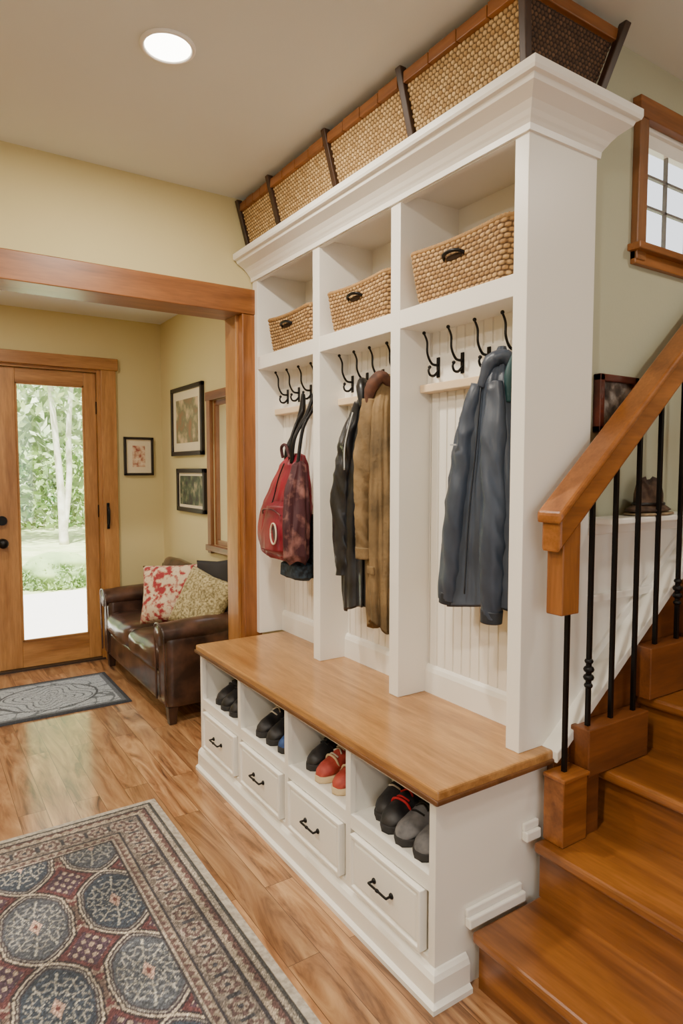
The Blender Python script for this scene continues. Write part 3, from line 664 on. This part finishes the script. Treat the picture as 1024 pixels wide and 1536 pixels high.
shoe(X(0.25),1.80,cf,0.235,0.22,RS,CS,WL,acc=CS,hgt=0.135,name='red_shoe'); shoe(X(0.25),1.885,cf,0.235,0.14,RS,CS,WL,acc=CS,hgt=0.135,name='red_shoe'); shoe(X(0.27),1.985,cf,0.235,0.16,BS,DS,KL,0.14)
shoe(X(0.25),2.175,cf,0.235,0.20,NB,DS,WL,0.125); shoe(X(0.26),2.27,cf,0.25,0.22,BS,DS,KL,0.14); shoe(X(0.26),2.36,cf,0.25,0.22,BS,DS,WL,0.14)
shoe(X(0.25),2.60,cf,0.24,0.15,BS,DS,WL,0.145); shoe(X(0.25),2.69,cf,0.24,0.15,BS,DS,KL,0.145); shoe(X(0.26),2.775,cf,0.24,0.16,BS,DS,KL,0.14)
# ================================================================= STAIRS
rise,run=0.17,0.24; s0=1.235; sy0,sy1=0.12,1.20
t=[]
NS=9
for i in range(NS):
    x=s0+i*run; z=rise*(i+1)
    t.append(box('riser_%d'%i,x,x+0.02,sy0,sy1-.001,z-rise,z-0.028,STAIR))
    t.append(box('tread_%d'%i,x-0.028,x+run+0.019,sy0-.001,sy1,z-0.03,z,STAIR,0.008))
pp=[]
for i in range(NS):
    pp+= [(s0+0.021+i*run,rise*i if i else 0.0),(s0+0.021+i*run,rise*(i+1)-0.031)]
pp+=[(s0+0.021+NS*run,rise*NS-0.031),(s0+0.021+NS*run,0)]
t.append(extr('carriage',pp[0:],'Y',sy0+0.01,sy1-0.003,STAIRX))
cb_=[(1.60,0.512,1.895,0.652),(1.90,0.682,2.135,0.845),(2.14,0.852,2.375,1.015),(2.38,1.022,2.615,1.185)]
for i,(a,z0_,c,z1_) in enumerate(cb_):
    t.append(box('curb_%d'%i,a,c,1.135,1.1995,z0_,z1_,STAIRX,0.003))
t.append(box('curb_foot',1.602,1.656,1.14,1.199,0.341,0.512,STAIRX))
sk=lambda x:0.585+(x-1.53)*0.76
t.append(mk('wall_skirt',[(1.53,1.202,0.34),(1.53,1.202,sk(1.53)-0.03),(3.2,1.202,sk(3.2)-0.03),(3.2,1.202,sk(3.2)-0.40),
                          (1.53,1.224,0.34),(1.53,1.224,sk(1.53)-0.03),(3.2,1.224,sk(3.2)-0.03),(3.2,1.224,sk(3.2)-0.40)],
            [(0,1,2,3),(4,5,6,7),(0,1,5,4),(1,2,6,5),(2,3,7,6),(3,0,4,7)],STAIRX))
grp('staircase',t)
def incl(name,x0,x1,f,h,ya,yb,mat,bv=0.003):
    return hexa(name,[(x0,ya,f(x0)-h),(x1,ya,f(x1)-h),(x1,yb,f(x1)-h),(x0,yb,f(x0)-h),(x0,ya,f(x0)),(x1,ya,f(x1)),(x1,yb,f(x1)),(x0,yb,f(x0))],mat,bv)
grp('trim_3',[incl('skirt_cap',1.53,3.2,sk,0.032,1.188,1.268,WHITE2),
              incl('skirt_band',1.74,3.2,lambda x:sk(x)+0.045,0.014,1.255,1.27,WHITE2),
   box('chair_rail',1.727,2.10,SY-0.022,SY-.0005,0.985,1.01,WHITE2,0.004),
   box('knee_panel',1.727,3.2,SY-0.006,SY-.0005,0.5,1.24,WHITE2)])
grp('wall_shelf',[box('board',1.735,2.42,SY-0.10,SY-0.006,1.235,1.255,WHITE2,0.005),box('cleat',1.735,2.42,SY-0.03,SY-0.006,1.20,1.235,WHITE2,0.004)])
RY=1.165
rf=lambda x:1.315+(x-1.49)*0.86
h=[box('newel_block',1.485,1.59,1.13,1.199,0.341,0.535,RAIL,0.003),box('newel_cap',1.480,1.595,1.125,1.199,0.528,0.54,RAIL,0.003),
   hexa('rail_post',[(1.47,RY-.027,1.0),(1.545,RY-.027,1.0),(1.545,RY+.027,1.0),(1.47,RY+.027,1.0),(1.47,RY-.027,1.25),(1.545,RY-.027,1.31),(1.545,RY+.027,1.31),(1.47,RY+.027,1.25)],OAKZ,0.004)]
h.append(incl('handrail',1.45,3.0,rf,0.105,RY-0.032,RY+0.032,RAIL,0.008))
h.append(incl('handrail_cap',1.44,3.0,lambda x:rf(x)+0.012,0.03,RY-0.042,RY+0.042,RAIL,0.008))
def curbz(x):
    for a,z0_,c,z1_ in cb_:
        if a-0.01<=x<=c+0.01: return z1_
    return 0.54
for i,x in enumerate([1.53,1.632,1.742,1.856,1.966,2.09,2.205,2.32,2.44,2.56]):
    z0_=curbz(x) if i else 0.54; z1_=(rf(x)-0.10) if i else 1.0
    h.append(box('baluster_%d'%i,x-0.0062,x+0.0062,RY-0.0062,RY+0.0062,z0_,z1_,BLACK,0.001))
    if i%4==1:
        for q in range(4): h.append(ball('knuckle_%d_%d'%(i,q),(x,RY,z0_+0.12+q*0.024),0.013 if q in(0,3) else 0.016,BLACK,(1,1,0.75),2))
grp('stair_railing',h)
ARTM=[mottled('art_landscape',(150,110,80),(206,180,140),9,0.6,c3=(120,120,90)),mottled('art_dark',(40,38,34),(150,140,110),14,0.5,c3=(70,84,60)),
      mottled('art_botanical',(150,70,60),(226,206,180),30,0.6,c3=(204,170,140)),mottled('art_photo',(50,46,44),(170,160,150),22,0.4,c3=(96,84,76))]
FR=plain('black_frame',(30,22,18),0.4); FRR=wood('mahogany_frame',(60,22,14),(104,42,26),'X'); MATB=plain('mat_board',(224,210,180),0.8)
def frame_x(name,x,ya,yb,za,zb_,fw,mat,a,mb=0.03):
    return grp(name,[box('frame_l',x-0.025,x-.001,ya,ya+fw,za,zb_,mat,0.003),box('frame_r',x-0.025,x-.001,yb-fw,yb,za,zb_,mat,0.003),
      box('frame_b',x-0.025,x-.001,ya,yb,za,za+fw,mat,0.003),box('frame_t',x-0.025,x-.001,ya,yb,zb_-fw,zb_,mat,0.003),
      box('mat_board',x-0.012,x-.002,ya+fw,yb-fw,za+fw,zb_-fw,MATB),box('print',x-0.014,x-.010,ya+fw+mb,yb-fw-mb,za+fw+mb,zb_-fw-mb,a)])
def frame_y(name,y,xa,xb,za,zb_,fw,mat,a,mb=0.03,dp=0.025):
    return grp(name,[box('frame_l',xa,xa+fw,y-dp,y-.001,za,zb_,mat,0.003),box('frame_r',xb-fw,xb,y-dp,y-.001,za,zb_,mat,0.003),
      box('frame_b',xa,xb,y-dp,y-.001,za,za+fw,mat,0.003),box('frame_t',xa,xb,y-dp,y-.001,zb_-fw,zb_,mat,0.003),
      box('mat_board',xa+fw,xb-fw,y-0.012,y-.002,za+fw,zb_-fw,MATB if mb>0 else a),box('print',xa+fw+mb,xb-fw-mb,y-0.014,y-.010,za+fw+mb,zb_-fw-mb,a)])
frame_x('framed_picture',RX,4.08,4.68,1.50,1.98,0.03,FR,ARTM[0],0.06)
frame_x('framed_picture',RX,4.05,4.58,1.11,1.41,0.03,FR,ARTM[1],0.02)
frame_y('framed_picture',FY,1.325,1.545,1.36,1.645,0.018,FR,ARTM[2],0.045)
frame_y('framed_photo',SY,1.765,1.965,1.515,1.695,0.022,FRR,ARTM[3],0.0,0.028)
HB=mottled('brown_felt',(52,36,28),(104,80,62),26,0.85,0.3)
R=[]
for zz,r_ in ((0,0.075),(0.004,0.085),(0.012,0.072),(0.02,0.055),(0.05,0.054),(0.08,0.045),(0.095,0.03),(0.10,0.012)):
    R.append([Vector((1.985+1.25*r_*math.cos(a),1.212+0.6*r_*math.sin(a)*0.95,1.268+zz*(1+0.12*math.cos(a*2+1)))) for a in [2*math.pi*i/28 for i in range(28)]])
grp('brimmed_hat',[loft('crown',R,HB),tube('band',[(1.985+0.068*math.cos(a),1.212+0.034*math.sin(a),1.292) for a in [2*math.pi*i/16 for i in range(17)]],0.005,FR,8,48)])
grp('folded_scarf',[blob('fold',(1.99,1.212,1.2605),(0.10,0.045,0.006),mottled('tan_knit',(130,110,84),(176,154,120),40,0.9,0.3),0.6,0.01)])
grp('white_knit_cap',[blob('cap',(2.10,RY-0.035,1.50),(0.035,0.028,0.034),plain('white_wool',(225,225,225),0.9,bump=0.4,bscale=90),0.9,0.04),
    tube('cap_strap',[(2.10,RY-0.035,1.47),(2.10,RY-0.03,1.455),(2.095,RY-0.02,1.44)],0.008,BLACK,8)])
# ================================================================= RECESSED LIGHTS
def can(x,y,z,power,name='recessed_light'):
    o=[torus('trim_ring',(x,y,z-0.002),0.076,0.008,WHITE2),cyl('lens',(x,y,z-0.003),0.068,0.006,'Z',emis('lamp_lens',(1,0.93,0.8,1),14))]
    l=bpy.data.lights.new('lamp','AREA'); l.shape='DISK'; l.size=0.14; l.energy=power; l.color=(1,0.9,0.75)
    lo=bpy.data.objects.new('lamp',l); lo.location=(x,y,z-0.012); S.collection.objects.link(lo); o.append(lo)
    grp(name,o)
for x,y in ((0.707,2.04),(0.0,0.6),(-1.2,2.04),(-1.2,0.2)): can(x,y,CZ,31)  # first can is in view; the unseen others are added as fill
can(0.35,3.75,2.5,19); can(-0.9,4.1,2.5,14); can(2.4,0.3,CZ,9)  # unseen entry cans added to brighten that room; last one over the stairs
# ================================================================= RUGS
C=lambda *c: np.array(c,float)
RX0,RX1,RY0,RY1=-0.95,0.79,0.30,2.66
def rugf(Xg,Yg):
    d=np.minimum.reduce([Xg-RX0,RX1-Xg,Yg-RY0,RY1-Yg])
    nearx=(np.minimum(Xg-RX0,RX1-Xg)<np.minimum(Yg-RY0,RY1-Yg))
    s=np.where(nearx,Yg,Xg)
    col=np.ones(Xg.shape+(3,))*C(104,88,82)
    px,py=0.235,0.36
    u=(Xg-0.505)/px; v=(Yg-2.10)/py
    uu=u-np.round(u); vv=v-np.round(v)
    ax=np.abs(uu);ay=np.abs(vv)
    mh=np.maximum(ax*2.15+0.10*np.sin(ay*9),ax*1.15+ay*1.75)
    mr=np.sqrt((ax*2.08)**2+(ay*2.0)**2)
    m=0.45*mh+0.55*mr                     # rounded ogival medallion
    u2=(u+.5)-np.round(u+.5); v2=(v+.5)-np.round(v+.5); m2=np.abs(u2)*1.6+np.abs(v2)*2.0
    def put(mask,c):
        nonlocal col
        col=np.where(mask[...,None],c,col)
    put(m2<0.80,C(98,62,64)); put((m2<0.66)&(m2>0.60),C(168,148,134)); put(m2<0.44,C(78,62,74))
    put((np.sin(u2*44)*np.sin(v2*50)>0.3)&(m2<0.42),C(172,152,134))
    put((np.sin(u*31+v*50)*np.sin(u*31-v*50)>0.3)&(m2>=0.66),C(148,130,116))
    par=(np.round(u)+np.round(v))%2
    base=np.where((par==0)[...,None],C(62,70,82),C(82,86,94))
    put(m<1.02,C(56,50,54)); put(m<0.97,C(186,174,156)); put(m<0.92,C(62,54,60)); put(m<0.88,C(146,142,136)); put(m<0.85,C(70,64,70))
    col=np.where((m<0.81)[...,None],base,col)
    th=np.arctan2(vv*py,uu*px); rr_=np.hypot(uu*px,vv*py*0.8)
    put((np.abs(np.sin(th*6+9*rr_))<0.20)&(m<0.74)&(rr_>0.018),C(164,162,154))
    put((np.abs(rr_-0.045-0.006*np.cos(12*th))<0.003)&(m<0.75),C(158,154,146))
    put((np.abs(rr_-0.075-0.009*np.cos(12*th))<0.003)&(m<0.75),C(150,146,140))
    put((np.sin(rr_*320)>0.6)&(m<0.75)&(np.sin(th*12)>0.3),C(132,134,134))
    put((ax*px+ay*py*0.45<0.018),C(192,162,146)); put((ax*px+ay*py*0.45<0.007),C(110,70,68))
    def band(lo,hi,c): put((d>=lo)&(d<hi),c)
    band(-1,0.014,C(76,76,76)); band(0.014,0.032,C(162,152,138)); band(0.032,0.04,C(66,60,62))
    zz=np.abs(((s/0.036)%1)-0.5)*0.026+0.045
    tri=(d>=0.04)&(d<0.072); col=np.where(tri[...,None],np.where((d<zz)[...,None],C(102,78,76),C(166,152,134)),col)
    band(0.072,0.08,C(62,60,66))
    mb=(d>=0.08)&(d<0.165)
    su=((s/0.085)%1)-0.5; sv=(d-0.1225)/0.085
    ro=np.hypot(su,sv); ang=np.arctan2(sv,su)
    bcol=np.ones_like(col)*C(108,100,96)
    def bp_(mask,c):
        nonlocal bcol
        bcol=np.where(mask[...,None],c,bcol)
    bp_((np.sin(su*60)*np.sin(sv*60)>0.4),C(134,122,112))
    bp_(ro<0.45,C(164,152,138)); bp_(ro<0.36+0.06*np.cos(6*ang),C(96,78,78)); bp_(ro<0.24,C(158,144,130)); bp_((ro<0.24)&(np.abs(np.sin(3*ang))<0.3),C(90,70,72)); bp_(ro<0.10,C(72,72,80))
    bp_((np.abs(su)>0.42)&(np.abs(sv)<0.25),C(68,68,74))
    col=np.where(mb[...,None],bcol,col)
    band(0.165,0.173,C(62,60,66))
    tri=(d>=0.173)&(d<0.198); z2=np.abs(((s/0.03)%1)-0.5)*0.04+0.176; col=np.where(tri[...,None],np.where((d<z2)[...,None],C(156,142,126),C(100,80,78)),col)
    band(0.198,0.206,C(162,150,136)); band(0.206,0.212,C(64,60,64))
    k_=1+0.12*np.sin(Yg*900)*np.sin(Xg*700)+np.random.normal(0,0.18,Xg.shape)
    low=0.92+0.14*np.sin(Xg*13+2*np.sin(Yg*7))*np.sin(Yg*11)
    col=np.clip(col*(k_*low)[...,None]*0.97,0,255)
    return col,np.random.rand(*Xg.shape)*0.002
rug=gridcol('pile',RX0,RX1,RY0,RY1,0.010,0.0040,rugf,colattr('rug_wool',0.95),0.009)
pad=sweep('pad_edge',[(RX1,RY0),(RX1,RY1),(RX0,RY1)],[(0.0005,0.001),(0.028,0.001),(0.028,0.005),(0.0005,0.008)],mottled('rug_pad_edge',(150,142,130),(186,178,166),60,0.95),side=-1)
grp('patterned_area_rug',[rug,pad])
def matf(Xg,Yg):
    x0,x1,y0_,y1_=0.15,1.075,3.93,4.60
    d=np.minimum.reduce([Xg-x0,x1-Xg,Yg-y0_,y1_-Yg])
    col=np.ones(Xg.shape+(3,))*C(156,162,168)
    th=np.arctan2(Yg-4.26,Xg-0.66); r=np.hypot(Xg-0.66,(Yg-4.26)*1.2)
    a=np.abs(np.sin(r*60+3*np.sin(th*4)))<0.28
    b_=np.abs(np.sin(Xg*30+3*np.sin(Yg*18))+np.sin(Yg*28+3*np.sin(Xg*14)))<0.22
    col=np.where((a&(r<0.27))[...,None],C(84,90,98),col); col=np.where((b_&(r>=0.27))[...,None],C(96,102,108),col)
    col=np.where((np.abs(r-0.28)<0.007)[...,None],C(72,76,82),col)
    col=np.where((d<0.055)[...,None],C(94,98,104),col); col=np.where((d<0.03)[...,None],C(50,52,58),col)
    return np.clip(col*(1+np.random.normal(0,0.09,Xg.shape))[...,None],0,255),np.random.rand(*Xg.shape)*0.001
gridcol('door_mat',0.15,1.075,3.93,4.60,0.010,0.005,matf,colattr('mat_fibre',0.95),0.009)
# ================================================================= SOFA
def cush(name,x0,x1,ya,yb,z0,z1,bvl=0.04,mat=LEATHER,puff=0.0):
    bm=bmesh.new(); bmesh.ops.create_cube(bm,size=1); bmesh.ops.subdivide_edges(bm,edges=bm.edges[:],cuts=11,use_grid_fill=True)
    c=Vector(((x0+x1)/2,(ya+yb)/2,(z0+z1)/2)); D=Vector((x1-x0,yb-ya,z1-z0)); r=bvl
    for v in bm.verts:
        p=Vector((v.co.x*D.x,v.co.y*D.y,v.co.z*D.z))
        q=Vector([max(-(D[i]/2-r),min(D[i]/2-r,p[i])) for i in range(3)]); dd=p-q
        if dd.length>1e-6: p=q+dd.normalized()*r
        fx,fy,fz=[1-(2*p[i]/D[i])**2 for i in range(3)]
        n_=noise.noise(Vector((p.x*9,p.y*9,p.z*9))+c*3)*0.006 if puff else 0
        p.z+=(1 if p.z>0 else -1)*(puff*max(0,fx)*max(0,fy))+n_; p.x+=(1 if p.x>0 else -1)*puff*0.5*max(0,fz)*max(0,fy)+n_
        v.co=p+c
    me=bpy.data.meshes.new(name); bm.to_mesh(me); bm.free(); me.materials.append(mat)
    for p in me.polygons: p.use_smooth=True
    o=bpy.data.objects.new(name,me); S.collection.objects.link(o); return o
g=[cush('base',1.13,1.60,3.45,4.80,0.09,0.27,0.02),
   cush('seat_cushion_1',1.10,1.50,3.585,4.115,0.265,0.405,0.045,puff=0.018),cush('seat_cushion_2',1.10,1.50,4.125,4.655,0.265,0.405,0.045,puff=0.018),
   cush('back_frame',1.535,1.610,3.45,4.80,0.2,0.72,0.035),
   rot(cush('back_cushion_1',1.48,1.57,3.585,4.12,0.40,0.77,0.04,puff=0.012),'Y',0.06,(1.5,0,0.4)),rot(cush('back_cushion_2',1.48,1.57,4.13,4.65,0.40,0.77,0.04,puff=0.012),'Y',0.06,(1.5,0,0.4)),
   cush('arm_near',1.12,1.60,3.41,3.575,0.10,0.50,0.025),cush('arm_far',1.12,1.60,4.65,4.80,0.10,0.50,0.02)]
for nm,yc in (('near',3.492),('far',4.725)):
    g.append(tube('arm_roll_'+nm,[(1.10,yc,0.50),(1.25,yc,0.505),(1.4,yc,0.51),(1.60,yc,0.52)],[0.080,0.086,0.086,0.080],LEATHER,24,24,flat=0.75,wr=0.02))
    g.append(tube('arm_welt_'+nm,[(1.112,yc-0.078,0.12),(1.106,yc-0.078,0.46),(1.10,yc-0.05,0.545),(1.10,yc,0.562),(1.10,yc+0.05,0.545),(1.106,yc+0.078,0.46),(1.112,yc+0.078,0.12)],0.006,LEATHER,8,50))
for x in (1.16,1.56):
    for yy in (3.46,4.75): g.append(hexa('leg',[(x-.02,yy-.02,0),(x+.02,yy-.02,0),(x+.02,yy+.02,0),(x-.02,yy+.02,0),(x-.028,yy-.028,.10),(x+.028,yy-.028,.10),(x+.028,yy+.028,.10),(x-.028,yy+.028,.10)],DKWOOD,0.003))
grp('leather_loveseat',g)
def pillow(name,c,w_,h_,t_,nrm,roll,mat,lean=0.25):
    n=28; vs=[];fs=[]
    for s in (1,-1):
        for i in range(n+1):
            for j in range(n+1):
                u=-1+2*i/n; v=-1+2*j/n
                e=max(0,(1-u**4)*(1-v**4))**0.5
                pin=1-0.07*(1-abs(u))*abs(v)**2-0.0; pin2=1-0.07*(1-abs(v))*abs(u)**2
                vs.append(Vector((s*t_/2*e*(1+0.10*math.sin(5*u+3*v)+0.15*noise.noise(Vector((u*2.5,v*2.5,s*3+w_*9)))),u*w_/2*pin2,v*h_/2*pin)))
    K=(n+1)**2
    for s in (0,1):
        for i in range(n):
            for j in range(n): a=s*K+i*(n+1)+j; fs.append((a,a+1,a+n+2,a+n+1))
    o=mk(name,vs,fs,mat,True)
    bm=bmesh.new(); bm.from_mesh(o.data); bmesh.ops.remove_doubles(bm,verts=bm.verts,dist=1e-5); bmesh.ops.recalc_face_normals(bm,faces=bm.faces); bm.to_mesh(o.data); bm.free()
    for p in o.data.polygons: p.use_smooth=True
    ang=math.atan2(nrm[1],nrm[0])
    o.data.transform(Matrix.Translation(c)@Matrix.Rotation(ang,4,'Z')@Matrix.Rotation(-lean,4,'Y')@Matrix.Rotation(roll,4,'X'))
    return o
P1=mottled('red_floral_fabric',(150,50,54),(206,186,156),30,0.9,0.1,c3=(180,134,114),detail=3,lo=0.42,hi=0.56)
P2=mottled('sage_tweed_fabric',(116,104,68),(190,176,132),80,0.95,0.4,detail=2)
grp('floral_pillow',[pillow('cover',(1.38,3.93,0.635),0.50,0.37,0.14,(-0.66,-0.75),0.08,P1,0.35)])
grp('tweed_pillow',[pillow('cover',(1.40,3.60,0.625),0.32,0.35,0.12,(-0.76,-0.65),-0.34,P2,0.30)])
grp('dark_pillow',[pillow('cover',(1.50,3.62,0.68),0.30,0.38,0.07,(-0.85,-0.5),0.1,plain('black_cushion_fabric',(30,26,25),0.7),0.15)])
# ================================================================= OUTSIDE
GR=mottled('lawn',(176,196,130),(218,226,172),3,0.9)
box('lawn_ground',-20,30,5.12,45,-0.30,-0.16,GR)
box('porch_slab',-1.5,4.5,5.10,8.6,-0.16,-0.10,plain('concrete',(232,229,222),0.85,var=0.06))
def leaves(name,cnt,fn,size,mat):
    vs=np.zeros((cnt*4,3)); 
    for i in range(cnt):
        c=fn(); a=np.random.normal(size=3); a/=np.linalg.norm(a); b_=np.cross(a,np.random.normal(size=3)); b_/=np.linalg.norm(b_)
        s=size*(0.6+0.8*random.random())
        vs[i*4:i*4+4]=[c-a*s,c+b_*s*0.45,c+a*s,c-b_*s*0.45]
    me=bpy.data.meshes.new(name); me.vertices.add(cnt*4); me.vertices.foreach_set('co',vs.ravel())
    q=np.arange(cnt*4,dtype=np.int32); me.loops.add(cnt*4); me.loops.foreach_set('vertex_index',q); me.polygons.add(cnt); me.polygons.foreach_set('loop_start',np.arange(cnt,dtype=np.int32)*4)
    me.update(calc_edges=True); me.materials.append(mat); o=bpy.data.objects.new(name,me); S.collection.objects.link(o); return o
LF=mottled('leaf_green',(100,136,80),(186,210,140),1.5,0.8); LF2=mottled('leaf_pale',(150,176,124),(222,232,194),1.2,0.8)
BARK=mottled('pale_bark',(200,192,178),(236,232,224),6,0.8,0.3)
U=random.uniform
g=[leaves('foliage',11000,lambda:np.array([U(-5,13),U(19,23),U(0,1)**1.3*8.5]),0.20,LF2),leaves('low_foliage',6000,lambda:np.array([U(-5,13),U(18,20),U(-0.1,2.0)]),0.12,LF),
   box('hedge_core',-6,14,23.2,24,-0.16,4.5,mottled('hedge_green',(150,176,130),(200,216,170),1.2,0.9))]  # solid pale green backing behind the loose leaves
grp('tree_line',g)
for (x,y,s) in ((2.65,14.6,1.0),(0.2,15,1.1),(5.2,14.6,1.0)):
    g=[tube('trunk',[(x,y,-0.2),(x-0.05,y,1.2*s),(x-0.15,y,2.6*s),(x-0.4,y,6*s)],[0.10*s,0.07,0.06,0.04],BARK,10),
       tube('limb',[(x,y,0.1),(x+0.13,y,1.2*s),(x+0.17,y,2.6*s),(x+0.5,y,5.5*s)],[0.07,0.06,0.05,0.03],BARK,10),
       leaves('crown_leaves',1500,lambda:np.array([x+max(-1.4,min(1.4,random.gauss(0,0.8))),y+max(-1.2,min(1.2,random.gauss(0,0.6))),4.6*s+random.gauss(0,1.0)]),0.12,LF2)]
    grp('birch_tree',g)
def bush():
    a=U(0,6.28); e=U(0,1.5); r=0.42*(0.85+0.2*random.random()); return np.array([1.62+1.15*r*math.cos(a)*math.cos(e),9.4+r*math.sin(a)*math.cos(e),-0.14+0.95*r*math.sin(e)])
grp('garden_bush',[leaves('leaves',3500,bush,0.035,LF),blob('core',(1.62,9.4,0.0),(0.42,0.36,0.30),LF,0.9,0.05)])
BRK=mottled('brown_bark',(90,66,46),(150,120,90),6,0.8,0.3)
g=[leaves('leaves',2600,lambda:np.array([U(3.2,4.4),U(3.6,9.0),U(-0.1,3.0)]),0.09,mottled('leaf_brown',(140,116,80),(206,190,145),2,0.8))]
for q in range(7): g.append(tube('stem_%d'%q,[(3.1+0.1*(q%3),5.6+q*0.42,-0.16),(3.15,5.65+q*0.42,1.5),(3.25,5.55+q*0.45,3.4)],[0.05,0.04,0.03],BRK,8))
grp('side_shrub_row',g)
# ================================================================= LIGHT
w=bpy.data.worlds.new('World'); S.world=w; w.use_nodes=True
bg=w.node_tree.nodes['Background']; bg.inputs['Color'].default_value=(0.92,0.96,1.0,1); bg.inputs['Strength'].default_value=2.1
sl=bpy.data.lights.new('sun','SUN'); sl.energy=22; sl.angle=0.02; sl.color=(1,0.97,0.9)
so=bpy.data.objects.new('sun',sl); so.rotation_mode='QUATERNION'; so.rotation_quaternion=Vector((0.35,0.75,-1.9)).to_track_quat('-Z','Y'); S.collection.objects.link(so)
# ================================================================= CAMERA
cd=bpy.data.cameras.new('camera'); cd.sensor_fit='VERTICAL'; cd.sensor_height=36; cd.lens=979/1536*36; cd.clip_start=0.05
co=bpy.data.objects.new('camera',cd); co.location=(0,0,1.4); co.rotation_euler=(math.radians(90-3.68),0,math.radians(-33.4)); S.collection.objects.link(co)
S.camera=co
